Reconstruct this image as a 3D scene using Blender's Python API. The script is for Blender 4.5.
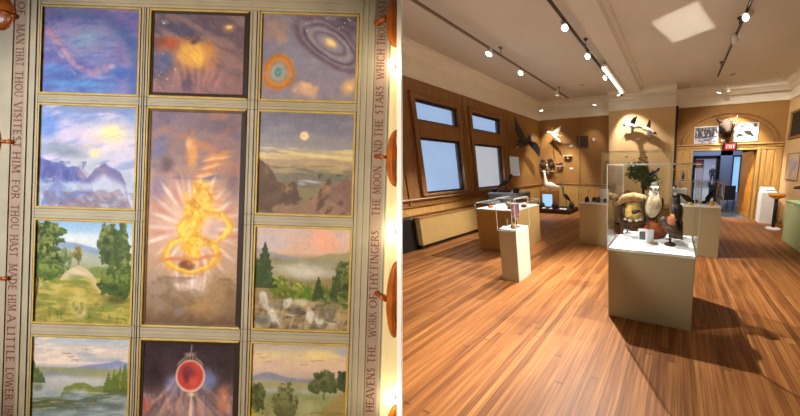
import bpy, math, random
import numpy as np
from mathutils import Vector, Matrix
random.seed(7)
for o in list(bpy.data.objects): bpy.data.objects.remove(o)
SC = bpy.context.scene; COL = SC.collection
PI = math.pi

# ------------------------------------------------------------------ camera
# measured from the photograph: yaw 18.08 deg left, pitch 10.15 deg down, f = 233.74 px of 800
YAW, PIT, ROL = math.radians(18.0822), math.radians(10.1469), math.radians(-0.2779)
CAMP = Vector((0, 0, 1.6))
Rz0 = Matrix.Rotation(YAW, 3, 'Z'); Rx0 = Matrix.Rotation(PI/2-PIT, 3, 'X'); Rr0 = Matrix.Rotation(ROL, 3, 'Z')
CAMR = Rz0 @ Rx0 @ Rr0
cam_d = bpy.data.cameras.new('camera'); cam = bpy.data.objects.new('camera', cam_d); COL.objects.link(cam)
cam.matrix_world = Matrix.Translation(CAMP) @ CAMR.to_4x4()
cam_d.sensor_fit = 'HORIZONTAL'; cam_d.sensor_width = 36; cam_d.lens = 36*233.74/800
cam_d.shift_x = (400-600.11)/800; cam_d.shift_y = (209.63-208)/800
cam_d.clip_start = 0.05; cam_d.clip_end = 200
SC.camera = cam
# ------------------------------------------------------------------ view, world, lights
SC.view_settings.view_transform = 'Standard'; SC.view_settings.look = 'None'
SC.cycles.transparent_max_bounces = 48
SC.view_settings.exposure = 0.0; SC.view_settings.gamma = 1; SC.view_settings.use_curve_mapping = False
W = bpy.data.worlds.new('world'); SC.world = W; W.use_nodes = True
W.node_tree.nodes['Background'].inputs[0].default_value = (1.0, .93, .85, 1)
W.node_tree.nodes['Background'].inputs[1].default_value = 0.17
def look(o, p, tgt):
    o.location = p; o.rotation_euler = (Vector(tgt)-Vector(p)).to_track_quat('-Z', 'Y').to_euler()
def spot(name, p, tgt, watts, ang=50, blend=.5, size=.05, col=(1, .92, .82)):
    d = bpy.data.lights.new(name, 'SPOT'); d.energy = watts; d.spot_size = math.radians(ang); d.spot_blend = blend
    d.shadow_soft_size = size; d.color = col
    o = bpy.data.objects.new(name, d); COL.objects.link(o); look(o, p, tgt); return o
def area(name, p, tgt, watts, sx, sy, col=(1, .87, .7), spread=180):
    d = bpy.data.lights.new(name, 'AREA'); d.shape = 'RECTANGLE'; d.size = sx; d.size_y = sy; d.energy = watts; d.color = col
    d.spread = math.radians(spread)
    o = bpy.data.objects.new(name, d); COL.objects.link(o); look(o, p, tgt); return o
# added unseen spots on the panelled ceiling piece: cool left, warm right
spot('panel_fill_cool', (-4.3, -2.4, 2.5), (-3.7, .3, 1.5), 310, 48, .6, .4, (.78, .88, 1.0))
spot('panel_fill_warm', (-1.7, -2.6, 2.0), (-2.7, .45, 1.3), 470, 53, .15, .2, (1.0, .86, .66))
# the gallery: unseen upward fill added to lift the ceiling
area('ceiling_fill', (-1.4, 4.0, 2.6), (-1.4, 4.0, 4.0), 28, 6.0, 5.5, (1, .92, .82))
TRK = []   # the lamps in the track heads: (head position, target, watts, cone)
# ------------------------------------------------------------------ material helpers
def s2l(c): return tuple(((v/255)/12.92 if v/255 <= .04045 else ((v/255+.055)/1.055)**2.4) for v in c)
def mat(name, rgb, rough=.55, metal=0, noise=0, scale=8, rgb2=None, stretch=(1, 1, 1), bump=0, emit=0, spec=.4):
    m = bpy.data.materials.new(name); m.use_nodes = True; nt = m.node_tree; b = nt.nodes['Principled BSDF']
    c = s2l(rgb)
    b.inputs['Base Color'].default_value = (*c, 1); b.inputs['Roughness'].default_value = rough; b.inputs['Metallic'].default_value = metal
    b.inputs['Specular IOR Level'].default_value = spec
    tc = nt.nodes.new('ShaderNodeTexCoord'); mp = nt.nodes.new('ShaderNodeMapping'); mp.inputs['Scale'].default_value = stretch
    nz = nt.nodes.new('ShaderNodeTexNoise'); nz.inputs['Scale'].default_value = scale; nz.inputs['Detail'].default_value = 4
    nt.links.new(tc.outputs['Object'], mp.inputs[0]); nt.links.new(mp.outputs[0], nz.inputs['Vector'])
    if noise or rgb2:
        r = nt.nodes.new('ShaderNodeValToRGB'); r.color_ramp.elements[0].position = .36; r.color_ramp.elements[1].position = .64
        c2 = s2l(rgb2) if rgb2 else tuple(max(0, v*(1-noise)) for v in c)
        r.color_ramp.elements[0].color = (*c, 1); r.color_ramp.elements[1].color = (*c2, 1)
        nt.links.new(nz.outputs['Fac'], r.inputs[0]); nt.links.new(r.outputs[0], b.inputs['Base Color'])
    if bump:
        bp = nt.nodes.new('ShaderNodeBump'); bp.inputs['Strength'].default_value = bump; bp.inputs['Distance'].default_value = .01
        nt.links.new(nz.outputs['Fac'], bp.inputs['Height']); nt.links.new(bp.outputs[0], b.inputs['Normal'])
    if emit:
        b.inputs['Emission Color'].default_value = (*c, 1); b.inputs['Emission Strength'].default_value = emit
    return m
def glassmat(name, tint=(1, 1, 1), refl=.10):
    m = bpy.data.materials.new(name); m.use_nodes = True; nt = m.node_tree; nt.nodes.remove(nt.nodes['Principled BSDF'])
    out = nt.nodes['Material Output']; t = nt.nodes.new('ShaderNodeBsdfTransparent'); t.inputs[0].default_value = (*tint, 1)
    g = nt.nodes.new('ShaderNodeBsdfGlossy'); g.inputs['Roughness'].default_value = .03
    fr = nt.nodes.new('ShaderNodeLayerWeight'); fr.inputs['Blend'].default_value = refl
    mx = nt.nodes.new('ShaderNodeMixShader'); mu = nt.nodes.new('ShaderNodeMath'); mu.operation = 'MULTIPLY'; mu.inputs[1].default_value = .28; nt.links.new(fr.outputs['Fresnel'], mu.inputs[0]); nt.links.new(mu.outputs[0], mx.inputs[0])
    nt.links.new(t.outputs[0], mx.inputs[1]); nt.links.new(g.outputs[0], mx.inputs[2]); nt.links.new(mx.outputs[0], out.inputs[0]); return m
def attrmat(name, rough=.6):
    m = bpy.data.materials.new(name); m.use_nodes = True; nt = m.node_tree; b = nt.nodes['Principled BSDF']
    a = nt.nodes.new('ShaderNodeVertexColor'); a.layer_name = 'paint'; nt.links.new(a.outputs[0], b.inputs['Base Color'])
    b.inputs['Roughness'].default_value = rough; b.inputs['Specular IOR Level'].default_value = .25
    return m
def floormat():
    m = bpy.data.materials.new('oak_strip_floor'); m.use_nodes = True; nt = m.node_tree; b = nt.nodes['Principled BSDF']; N = nt.nodes.new; L = nt.links.new
    tc = N('ShaderNodeTexCoord'); mp = N('ShaderNodeMapping'); mp.inputs['Rotation'].default_value = (0, 0, 0)
    L(tc.outputs['Object'], mp.inputs[0]); sx = N('ShaderNodeSeparateXYZ'); L(mp.outputs[0], sx.inputs[0])
    def mt(op, a, bb=None):
        n = N('ShaderNodeMath'); n.operation = op
        if isinstance(a, (int, float)): n.inputs[0].default_value = a
        else: L(a, n.inputs[0])
        if bb is not None:
            if isinstance(bb, (int, float)): n.inputs[1].default_value = bb
            else: L(bb, n.inputs[1])
        return n.outputs[0]
    w = .062
    q = mt('DIVIDE', sx.outputs[0], w); ix = mt('FLOOR', q); fx = mt('FRACT', q)
    wn = N('ShaderNodeTexWhiteNoise'); wn.noise_dimensions = '1D'; L(ix, wn.inputs['W'])
    yo = mt('ADD', mt('DIVIDE', sx.outputs[1], 2.4), mt('MULTIPLY', wn.outputs['Value'], 7.3)); iy = mt('FLOOR', yo); fy = mt('FRACT', yo)
    w2 = N('ShaderNodeTexWhiteNoise'); w2.noise_dimensions = '2D'; cb = N('ShaderNodeCombineXYZ'); L(ix, cb.inputs[0]); L(iy, cb.inputs[1]); L(cb.outputs[0], w2.inputs['Vector'])
    m2 = N('ShaderNodeMapping'); m2.inputs['Scale'].default_value = (34, 1.6, 1); L(tc.outputs['Object'], m2.inputs[0])
    nz = N('ShaderNodeTexNoise'); nz.inputs['Scale'].default_value = 1.5; nz.inputs['Detail'].default_value = 5; L(m2.outputs[0], nz.inputs['Vector'])
    n3 = N('ShaderNodeTexNoise'); n3.inputs['Scale'].default_value = .7; n3.inputs['Detail'].default_value = 3; L(tc.outputs['Object'], n3.inputs['Vector'])
    f = mt('ADD', mt('ADD', mt('MULTIPLY', w2.outputs['Value'], .28), mt('MULTIPLY', nz.outputs['Fac'], .85)), mt('MULTIPLY', n3.outputs['Fac'], .25))
    r = N('ShaderNodeValToRGB'); L(mt('SUBTRACT', f, .20), r.inputs[0]); e = r.color_ramp.elements
    e[0].position = .12; e[0].color = (*s2l((72, 38, 16)), 1); e[1].position = .95; e[1].color = (*s2l((204, 154, 92)), 1)
    k = e.new(.42); k.color = (*s2l((130, 80, 38)), 1); k = e.new(.68); k.color = (*s2l((166, 111, 60)), 1)
    seam = mt('MAXIMUM', mt('LESS_THAN', fx, .05), mt('LESS_THAN', fy, .004))
    mx = N('ShaderNodeMix'); mx.data_type = 'RGBA'; L(mt('MULTIPLY', seam, .62), mx.inputs[0]); L(r.outputs[0], mx.inputs[6]); mx.inputs[7].default_value = (*s2l((52, 26, 12)), 1)
    L(mx.outputs[2], b.inputs['Base Color']); b.inputs['Roughness'].default_value = .5; b.inputs['Specular IOR Level'].default_value = .35
    bp = N('ShaderNodeBump'); bp.inputs['Strength'].default_value = .12; bp.inputs['Distance'].default_value = .004; L(nz.outputs['Fac'], bp.inputs['Height']); L(bp.outputs[0], b.inputs['Normal'])
    return m
M = dict(
 floor=floormat(),
 ceil=mat('ceiling_plaster', (208, 197, 178), .9, noise=.05, scale=1.2), cornice=mat('cornice_plaster', (236, 226, 204), .8, noise=.05, scale=3),
 wall=mat('caramel_wall_paint', (156, 113, 58), .75, noise=.07, scale=1.6), breast=mat('honey_wall_paint', (216, 182, 130), .8, noise=.06, scale=1.4),
 pale=mat('pale_wall_paint', (214, 182, 132), .8, noise=.05, scale=2),
 wood=mat('stained_casing_wood', (158, 110, 56), .45, noise=.35, scale=6, stretch=(7, 7, .5)), oak=mat('honey_oak_panel', (208, 162, 92), .45, noise=.3, scale=5, stretch=(9, 9, .5)),
 darkwood=mat('dark_wood', (58, 34, 18), .5, noise=.4, scale=6), doorw=mat('orange_door_wood', (236, 160, 62), .4, noise=.25, scale=5, stretch=(8, 8, .6)),
 blind=mat('window_blind', (158, 190, 232), .8, emit=.78, noise=.12, scale=2.2), blindw=mat('white_window_blind', (196, 206, 220), .8, emit=.62, noise=.10, scale=2.2),
 jamb=mat('jamb_paint', (150, 132, 112), .7),
 ped=mat('beige_pedestal_paint', (178, 168, 134), .6, noise=.04, scale=2), pedy=mat('tan_pedestal_paint', (190, 158, 100), .6, noise=.04), pedw=mat('ivory_pedestal_paint', (210, 212, 196), .6, noise=.03),
 white=mat('white_paint', (240, 240, 238), .6), deck=mat('pale_deck_lining', (226, 236, 242), .7, noise=.05, scale=6), green=mat('sage_pedestal_paint', (192, 214, 160), .6, noise=.04),
 grey=mat('grey_pedestal_paint', (120, 122, 112), .6, noise=.05), black=mat('black_paint', (22, 20, 18), .5), track=mat('track_metal', (70, 60, 52), .4, .6), trackb=mat('bronze_track_metal', (128, 104, 82), .5, .2), trackw=mat('white_track', (224, 214, 200), .5),
 lamp=mat('lamp_glow', (255, 246, 226), .5, emit=26), strip=mat('reflection_glow', (236, 240, 236), .5, emit=1.6), glass=glassmat('case_glass', (.985, .992, .99), .12), edge=mat('acrylic_edge', (196, 198, 188), .25, emit=0),
 grille=mat('vent_metal', (74, 60, 46), .5), red=mat('exit_red', (204, 30, 40), .5, emit=.6), exitw=mat('exit_letter', (255, 226, 214), .5, emit=.9),
 hall=mat('hall_blue_wall', (150, 166, 206), .8, noise=.04), hallw=mat('far_room_wall', (214, 218, 238), .8), hfloor=mat('hall_grey_floor', (112, 112, 114), .5, noise=.1), tv=mat('screen_glow', (150, 196, 240), .3, emit=.9),
 paper=mat('paper_sheet', (226, 232, 240), .7), skin=mat('skin', (190, 140, 110), .6), cloth=mat('dark_clothes', (34, 36, 48), .8),
)
# feathers and natural stuff
F = dict(
 dark=mat('dark_feather', (34, 26, 22), .7, rgb2=(62, 48, 38), scale=30), brown=mat('brown_feather', (96, 72, 48), .75, rgb2=(58, 42, 30), scale=36), cream=mat('cream_speckled_feather', (226, 212, 176), .8, rgb2=(186, 164, 124), scale=50),
 white=mat('white_feather', (238, 232, 220), .8, noise=.08, scale=20), greyf=mat('grey_feather', (112, 110, 108), .75, rgb2=(72, 72, 76), scale=34), blue=mat('blue_feather', (52, 92, 170), .6, rgb2=(36, 60, 130), scale=40),
 tan=mat('tan_feather', (170, 134, 88), .75, rgb2=(122, 90, 56), scale=40), black=mat('black_feather', (20, 18, 20), .55, rgb2=(36, 32, 34), scale=30), beak=mat('horn_beak', (60, 50, 36), .4), yel=mat('yellow_beak', (222, 168, 44), .45),
 eye=mat('glass_eye', (10, 8, 6), .1), bark=mat('bark', (92, 58, 34), .85, rgb2=(50, 30, 18), scale=26, stretch=(2, 2, .6), bump=.6), log=mat('cut_wood', (222, 178, 92), .7, rgb2=(190, 140, 62), scale=14), nest=mat('honeycomb_yellow', (246, 216, 132), .8, rgb2=(222, 180, 96), scale=16, bump=.5),
 leaf=mat('green_leaf', (120, 140, 86), .6, rgb2=(70, 98, 58), scale=12), rock=mat('russet_rock', (168, 88, 44), .85, rgb2=(120, 58, 30), scale=14, bump=.6), fung=mat('orange_fungus', (222, 128, 76), .7, rgb2=(232, 160, 116), scale=18), fur=mat('dark_fur', (40, 28, 20), .9, rgb2=(62, 44, 30), scale=26, bump=.7),
 snow=mat('pale_stone', (216, 206, 190), .85, noise=.15, scale=10), horn=mat('horn', (70, 56, 42), .4), redc=mat('rust_cloth', (170, 70, 50), .8, noise=.2, scale=20),
)
# panelled ceiling piece
P = dict(
 cream=mat('antique_cream_paint', (168, 158, 136), .6, noise=.14, scale=5, stretch=(1, 1, 1)), band=mat('taupe_band_paint', (156, 134, 118), .7, noise=.12, scale=9), gilt=mat('gilt_edge', (206, 176, 98), .45, .1, noise=.2, scale=12),
 bronze=mat('bronze_brown_frame', (104, 74, 44), .5, .1, noise=.35, scale=12), deep=mat('shaded_reveal_brown', (48, 34, 24), .6, noise=.2, scale=12), letter=mat('umber_letter', (104, 66, 46), .7), amber=mat('amber_glass_dish', (190, 104, 26), .3, rgb2=(150, 74, 18), scale=9, emit=0),
 arm=mat('copper_arm', (170, 88, 34), .4, .4, noise=.2), bulb=mat('bulb_glow', (255, 250, 236), .4, emit=9), glow=mat('glow_cream_paint', (238, 220, 170), .7, noise=.06, scale=3), white=mat('white_edge_board', (250, 250, 250), .5), shade=mat('shadow_line_paint', (120, 104, 80), .7),
)
# ------------------------------------------------------------------ mesh helpers
class MB:
    def __init__(s): s.v = []; s.f = []; s.m = []; s.sm = []
    def quadbox(s, a, b, mi=0):
        x0, y0, z0 = a; x1, y1, z1 = b; n = len(s.v)
        s.v += [(x0, y0, z0), (x1, y0, z0), (x1, y1, z0), (x0, y1, z0), (x0, y0, z1), (x1, y0, z1), (x1, y1, z1), (x0, y1, z1)]
        s.add([(0, 3, 2, 1), (4, 5, 6, 7), (0, 1, 5, 4), (1, 2, 6, 5), (2, 3, 7, 6), (3, 0, 4, 7)], n, mi); return s
    def add(s, faces, n, mi=0, smooth=False):
        for f in faces: s.f.append(tuple(i+n for i in f)); s.m.append(mi); s.sm.append(smooth)
    def loft(s, rings, mi=0, cap=True, smooth=True, closed=True):
        n = len(s.v); k = len(rings[0])
        for r in rings: s.v += [tuple(p) for p in r]
        fs = []
        for i in range(len(rings)-1):
            for j in range(k if closed else k-1):
                j2 = (j+1) % k; fs.append((i*k+j, i*k+j2, (i+1)*k+j2, (i+1)*k+j))
        s.add(fs, n, mi, smooth)
        if cap: s.add([tuple(range(k-1, -1, -1)), tuple((len(rings)-1)*k+j for j in range(k))], n, mi, False)
        return s
    def path(s, pts, seg=10, mi=0, side=(1, 0, 0), smooth=True):
        """pts: (center, r_side, r_up)"""
        P_ = [Vector(p[0]) for p in pts]; rings = []; sd0 = Vector(side)
        for i, p in enumerate(pts):
            t = (P_[min(i+1, len(P_)-1)]-P_[max(i-1, 0)]).normalized()
            sd = (sd0 - t*sd0.dot(t))
            if sd.length < 1e-3: sd = Vector((0, 1, 0)) - t*t.y
            sd.normalize(); up = sd.cross(t)
            rings.append([P_[i]+sd*(p[1]*math.cos(a))+up*(p[2]*math.sin(a)) for a in [2*PI*j/seg for j in range(seg)]])
        return s.loft(rings, mi, True, smooth)
    def tube(s, a, b, r0, r1=None, seg=8, mi=0): return s.path([(a, r0, r0), (b, r0 if r1 is None else r1, r0 if r1 is None else r1)], seg, mi)
    def tubes(s, pts, r, seg=6, mi=0): return s.path([(p, r, r) for p in pts], seg, mi)
    def ell(s, c, r, seg=12, rg=8, mi=0, rot=None):
        c = Vector(c); rings = []
        for i in range(1, rg):
            a = PI*i/rg; rings.append([Vector((r[0]*math.sin(a)*math.cos(b), r[1]*math.sin(a)*math.sin(b), r[2]*math.cos(a))) for b in [2*PI*j/seg for j in range(seg)]])
        rings = [[Vector((0, 0, r[2]*.995))+Vector((q.x, q.y, 0))*.05 for q in rings[0]]]+rings+[[Vector((0, 0, -r[2]*.995))+Vector((q.x, q.y, 0))*.05 for q in rings[-1]]]
        rings = [[c+((rot @ q) if rot else q) for q in rr] for rr in rings][::-1]
        return s.loft(rings, mi)
    def lathe(s, prof, c=(0, 0, 0), seg=20, mi=0, sq=(1, 1)):
        return s.loft([[(c[0]+r*sq[0]*math.cos(2*PI*j/seg), c[1]+r*sq[1]*math.sin(2*PI*j/seg), c[2]+z) for j in range(seg)] for r, z in prof], mi)
    def wing(s, pairs, th=.012, mi=0):
        """pairs of leading / trailing edge points; a closed thin slab"""
        a = [Vector(p[0]) for p in pairs]; b = [Vector(p[1]) for p in pairs]
        nrm = (a[-1]-a[0]).cross(b[1]-a[0]).normalized()*th/2; rings = []
        for p, q in zip(a, b):
            mid = p.lerp(q, .35); rings.append([p, mid+nrm*1.5, q+nrm*.2, q-nrm*.2, mid-nrm*.6])
        return s.loft(rings, mi, True, False)
    def prism(s, poly, ax, h0, h1, mi=0):
        """poly in the two axes other than ax"""
        def p3(q, h): return (h, q[0], q[1]) if ax == 0 else ((q[0], h, q[1]) if ax == 1 else (q[0], q[1], h))
        return s.loft([[p3(q, h0) for q in poly], [p3(q, h1) for q in poly]], mi, True, False)
    def rot(s, mtx, start=0): s.v[start:] = [tuple(mtx @ Vector(p)) for p in s.v[start:]]; return s
    def build(s, name, mats, parent=None, bevel=0, loc=None):
        me = bpy.data.meshes.new(name); me.from_pydata([tuple(p) for p in s.v], [], s.f)
        if not isinstance(mats, (list, tuple)): mats = [mats]
        for m in mats: me.materials.append(m)
        me.polygons.foreach_set('material_index', s.m); me.polygons.foreach_set('use_smooth', s.sm)
        import bmesh
        bm = bmesh.new(); bm.from_mesh(me); bmesh.ops.recalc_face_normals(bm, faces=bm.faces); bm.to_mesh(me); bm.free(); me.update()
        o = bpy.data.objects.new(name, me); COL.objects.link(o)
        if parent is not None: o.parent = parent
        if loc is not None: o.location = loc
        if bevel:
            b = o.modifiers.new('bevel', 'BEVEL'); b.width = bevel; b.segments = 2; b.limit_method = 'ANGLE'
        return o
def box(name, a, b, m, parent=None, bevel=0): return MB().quadbox(a, b).build(name, m, parent, bevel)
def tag(o, label=None, cat=None, group=None, kind=None):
    if label: o['label'] = label
    if cat: o['category'] = cat
    if group: o['group'] = group
    if kind: o['kind'] = kind
    return o
def empty(name, loc, label=None, cat=None, group=None, kind=None, rz=0):
    o = bpy.data.objects.new(name, None); COL.objects.link(o); o.location = loc; o.rotation_euler = (0, 0, rz); o.empty_display_size = .1
    return tag(o, label, cat, group, kind)
def struct(o, label=None, cat=None): return tag(o, label, cat, kind='structure')
def copy_tree(o, parent=None):
    c = o.copy(); COL.objects.link(c)
    if parent is not None: c.parent = parent
    for ch in list(o.children): copy_tree(ch, c)
    return c
#__STRUCT__
# ------------------------------------------------------------------ the room
XL, XR, ZC = -5.0, 2.9, 3.95
struct(box('floor', (XL-.3, -2.5, -.1), (XR+.2, 8.27, 0), M['floor']))
c = MB().quadbox((XL-.3, -2.5, ZC), (XR+.2, 8.6, ZC+.15))
struct(c.build('ceiling', M['ceil']))
# ceiling beam with stepped edges
b = MB().prism([(-1.62, ZC), (-1.58, ZC-.05), (-1.56, ZC-.12), (-1.16, ZC-.12), (-1.12, ZC-.05), (-1.06, ZC-.035), (-1.04, ZC)], 1, -2.5, 7.6)
struct(b.build('trim_1', M['ceil']))
# left wall with two window openings
WIN = [(3.54, 4.5, 1.08, 2.24, 2.56, 2.98), (4.9, 5.92, 1.06, 2.24, 2.58, 3.0)]
wl = MB()
def wslab(y0, y1, z0, z1, mi): wl.quadbox((XL-.2, y0, z0), (XL, y1, z1), mi)
wslab(-2.5, 6.25, 0, .84, 1); wslab(6.25, 8.3, 0, .98, 1); wslab(6.25, 8.3, .98, ZC, 0)
wslab(-2.5, WIN[0][0], .84, ZC, 2); wslab(WIN[0][1], WIN[1][0], .84, ZC, 2); wslab(WIN[1][1], 6.25, .84, ZC, 2)
for y0, y1, z0, z1, z2, z3 in WIN:
    wslab(y0, y1, .84, z0, 2); wslab(y0, y1, z1, z2, 2); wslab(y0, y1, z3, ZC, 2)
struct(wl.build('wall_left', [M['wall'], M['oak'], M['wood']]))
for i, (y0, y1, z0, z1, z2, z3) in enumerate(WIN):
    w = struct(empty('window_%d' % (i+1), (XL, (y0+y1)/2, z0)))
    def wp(name, parts, m, bev=0):
        mb = MB()
        for a in parts: mb.quadbox((a[0], a[1]-(y0+y1)/2, a[2]-z0), (a[3], a[4]-(y0+y1)/2, a[5]-z0))
        return mb.build(name, m, w, bev)
    t = .10
    wp('casing', [(0, y0-t, z0-.04, .035, y0, z3+t), (0, y1, z0-.04, .035, y1+t, z3+t), (0, y0, z3, .035, y1, z3+t), (0, y0, z1, .03, y1, z2)], M['wood'], .008)
    wp('casing_moulding', [(.035, y0-t, z0, .055, y0-t+.022, z3+t), (.035, y1+t-.022, z0, .055, y1+t, z3+t), (.035, y0-t, z3+t-.022, .055, y1+t, z3+t), (.03, y0, z1+.06, .045, y1, z1+.085), (.03, y0, z2-.085, .045, y1, z2-.06)], M['wood'])
    for nm, a, b_ in (('upper_sash', z2, z3), ('lower_sash', z0, z1)):
        s_ = .035
        wp(nm, [(-.10, y0, a, -.05, y0+s_, b_), (-.10, y1-s_, a, -.05, y1, b_), (-.10, y0+s_, b_-s_-.02, -.05, y1-s_, b_), (-.10, y0+s_, a, -.05, y1-s_, a+s_)], M['darkwood'])
    wp('jamb', [(-.19, y0, z0, -.10, y0+.012, z3), (-.19, y1-.012, z0, -.10, y1, z3)], M['jamb'])
    wp('blind', [(-.185, y0+.01, z2, -.175, y1-.01, z3)], M['blind'])
    wp('blind', [(-.185, y0+.01, z0, -.175, y1-.01, z1)], M['blind'] if i == 0 else M['blindw'])
    wp('window_sill', [(-.05, y0-t, z0-.05, .06, y1+t, z0)], M['wood'], .01)
# mouldings along the left wall
n = [1]
def trim(poly, ax, h0, h1, m):
    n[0] += 1; return struct(MB().prism(poly, ax, h0, h1).build('trim_%d' % n[0], m))
trim([(XL, .965), (XL+.05, .965), (XL+.06, .985), (XL+.05, 1.005), (XL, 1.01)], 1, -2.5, 8.05, M['wood'])
trim([(XL, .83), (XL+.03, .83), (XL+.04, .85), (XL, .87)], 1, -2.5, 6.25, M['wood'])
trim([(XL, .655), (XL+.02, .655), (XL+.028, .668), (XL, .68)], 1, -2.5, 6.25, M['wood'])
trim([(XL, 0), (XL+.03, 0), (XL+.03, .12), (XL+.02, .14), (XL, .15)], 1, 4.95, 8.05, M['wood'])
for y in (3.2, 4.7, 4.74, 6.2):   # vertical boards beside the windows
    trim([(XL, y-.03), (XL+.022, y-.022), (XL+.022, y+.022), (XL, y+.03)], 2, .87, 3.33, M['wood'])
def crown(sgn, x0, zb):   # section in (offset from wall, z): bottom bead, frieze, crown
    q = [(0, zb), (.035, zb), (.04, zb+.03), (.02, zb+.045), (.02, 3.70), (.045, 3.71), (.05, 3.75), (.10, 3.79), (.13, 3.86), (.20, 3.885), (.21, ZC), (0, ZC)]
    return [(x0+sgn*a, z) for a, z in q]
YB, YBR, YD = 8.05, 7.7, 8.25     # recess, chimney breast, door wall
XB0, XB1 = -2.2, -.13
trim(crown(1, XL, 3.33), 1, -2.5, YB, M['cornice'])
trim(crown(-1, YB, 3.35), 0, XL, XB0+.1, M['cornice'])
trim(crown(-1, YBR, 3.39), 0, XB0, XB1, M['cornice'])
trim(crown(-1, YD, 3.44), 0, XB1-.1, XR, M['cornice'])
trim(crown(-1, XR, 3.42), 1, 3.0, YD, M['cornice'])
# back walls
struct(box('wall_back', (XL-.2, YB, 0), (XB0+.3, YB+.3, ZC), M['wall']))
struct(box('wall_breast', (XB0, YBR, 0), (XB1, YBR+.6, ZC), M['breast']))
DX0, DX1, DZ = .45, 2.23, 2.11
we = MB()
we.quadbox((XB1-.05, YD, 0), (DX0, YD+.25, ZC)); we.quadbox((DX1, YD, 0), (XR+.2, YD+.25, ZC)); we.quadbox((DX0, YD, DZ), (DX1, YD+.25, ZC))
struct(we.build('wall_entrance', M['wall']))
struct(box('wall_right', (XR, 2.6, 0), (XR+.2, YD+.2, ZC), M['pale']))
# wainscot of the recess and the dark edge of the breast
trim([(YB, .98), (YB-.04, .98), (YB-.05, 1.0), (YB-.04, 1.03), (YB, 1.03)], 0, XL, XB0, M['wood'])
struct(box('trim_30', (XL, YB-.02, 0), (XB0, YB, .98), M['oak']))
for x in (-4.45, -3.4): struct(box('trim_%d' % (31 if x < -4 else 32), (x-.02, YB-.03, 1.03), (x+.02, YB, 3.3), M['wood']))
struct(box('trim_33', (XB1, YBR+.2, 0), (XB1+.07, YD, 3.44), M['darkwood']))
# panelled door surround: boards, entablature and the arch over it
sur = MB()
for x0, x1 in ((-.04, .10), (.13, .25), (.28, .36), (2.34, 2.46), (2.5, 2.66), (2.7, 2.84)): sur.quadbox((x0, YD-.035, 0), (x1, YD, 2.12))
sur.quadbox((-.06, YD-.02, 0), (.40, YD, 2.12)); sur.quadbox((2.30, YD-.02, 0), (2.88, YD, 2.12))
sur.quadbox((.37, YD-.06, 0), (.45, YD, 2.17)); sur.quadbox((2.23, YD-.06, 0), (2.31, YD, 2.17)); sur.quadbox((.45, YD-.06, DZ), (2.23, YD, 2.17))
struct(sur.build('trim_40', M['oak'], bevel=.006))
ent = MB()
for z0, z1, d in ((2.12, 2.17, .05), (2.19, 2.25, .03), (2.27, 2.31, .07)): ent.quadbox((-.06, YD-d, z0), (2.88, YD, z1))
struct(ent.build('trim_41', M['oak'], bevel=.006))
for k, (a, b_, r) in enumerate(((1.34, .90, .026), (1.22, .80, .014))):
    arc = MB().tubes([(1.42+a*math.cos(t), YD-.012, 2.29+b_*math.sin(t)) for t in [PI*i/36 for i in range(37)]], r, 8)
    struct(arc.build('trim_%d' % (42+k), M['wood']))
# the hall beyond the doorway and the far white room
struct(box('floor.001', (-3, 8.27, -.1), (8, 27, -.004), M['hfloor']))
hw = MB(); YH = 10.6
hw.quadbox((-.6, YH, 0), (.62, YH+.2, 3.2)); hw.quadbox((1.62, YH, 0), (2.06, YH+.2, 3.2)); hw.quadbox((2.38, YH, 0), (6, YH+.2, 3.2)); hw.quadbox((.62, YH, 2.06), (6, YH+.2, 3.2)); hw.quadbox((2.06, YH, 0), (2.38, YH+.2, .6))
struct(hw.build('wall_hall', M['hall']))
struct(box('ceiling.001', (-3, YD+.25, 3.2), (8, 27, 3.3), M['hallw']))
struct(box('wall_far', (-3, 26, 0), (8, 26.2, 3.2), M['hallw']))
sd = MB().quadbox((-.8, YD+.25, 0), (-.6, YH, 3.2)).quadbox((-3.2, YH, 0), (-3, 26, 3.2)).quadbox((7.8, YD+.25, 0), (8, 26, 3.2))
struct(sd.build('wall_side', M['hall']))
fr = MB()
for a, b_ in (((.62, 0), (.70, 2.06)), ((1.50, 0), (1.62, 2.06)), ((.62, 1.94), (1.62, 2.06)), ((2.06, .6), (2.10, 2.06)), ((2.34, .6), (2.38, 2.06)), ((2.06, 2.0), (2.38, 2.06))): fr.quadbox((a[0], YH-.05, a[1]), (b_[0], YH+.22, b_[1]))
struct(fr.build('trim_45', M['black']))
struct(box('window_3', (2.10, YH+.08, .6), (2.34, YH+.1, 2.0), M['tv']))
area('far_room_light', (2, 19, 3.15), (2, 19, 0), 520, 5, 8, (.88, .92, 1)); area('hall_light', (1.4, 9.4, 3.15), (1.4, 9.4, 0), 34, 1.5, 1.0, (.75, .85, 1))
# the open door leaf
dr = struct(empty('door_1', (2.21, YD+.18, 0), rz=math.radians(96)))
d_ = MB().quadbox((0, -.022, .01), (.92, .022, 2.08))
d_.build('door_leaf', M['doorw'], dr, .004)
pn = MB()
for z0, z1 in ((.2, .95), (1.1, 1.95)):
    pn.quadbox((.12, .022, z0), (.8, .03, z1)); pn.quadbox((.16, .03, z0+.04), (.76, .034, z1-.04))
pn.build('door_panel', M['doorw'], dr, .003)
MB().tube((.85, .022, 1.0), (.85, .07, 1.0), .012).tube((.85, .07, 1.0), (.74, .07, 1.0), .011).build('door_handle', M['track'], dr)
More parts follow.
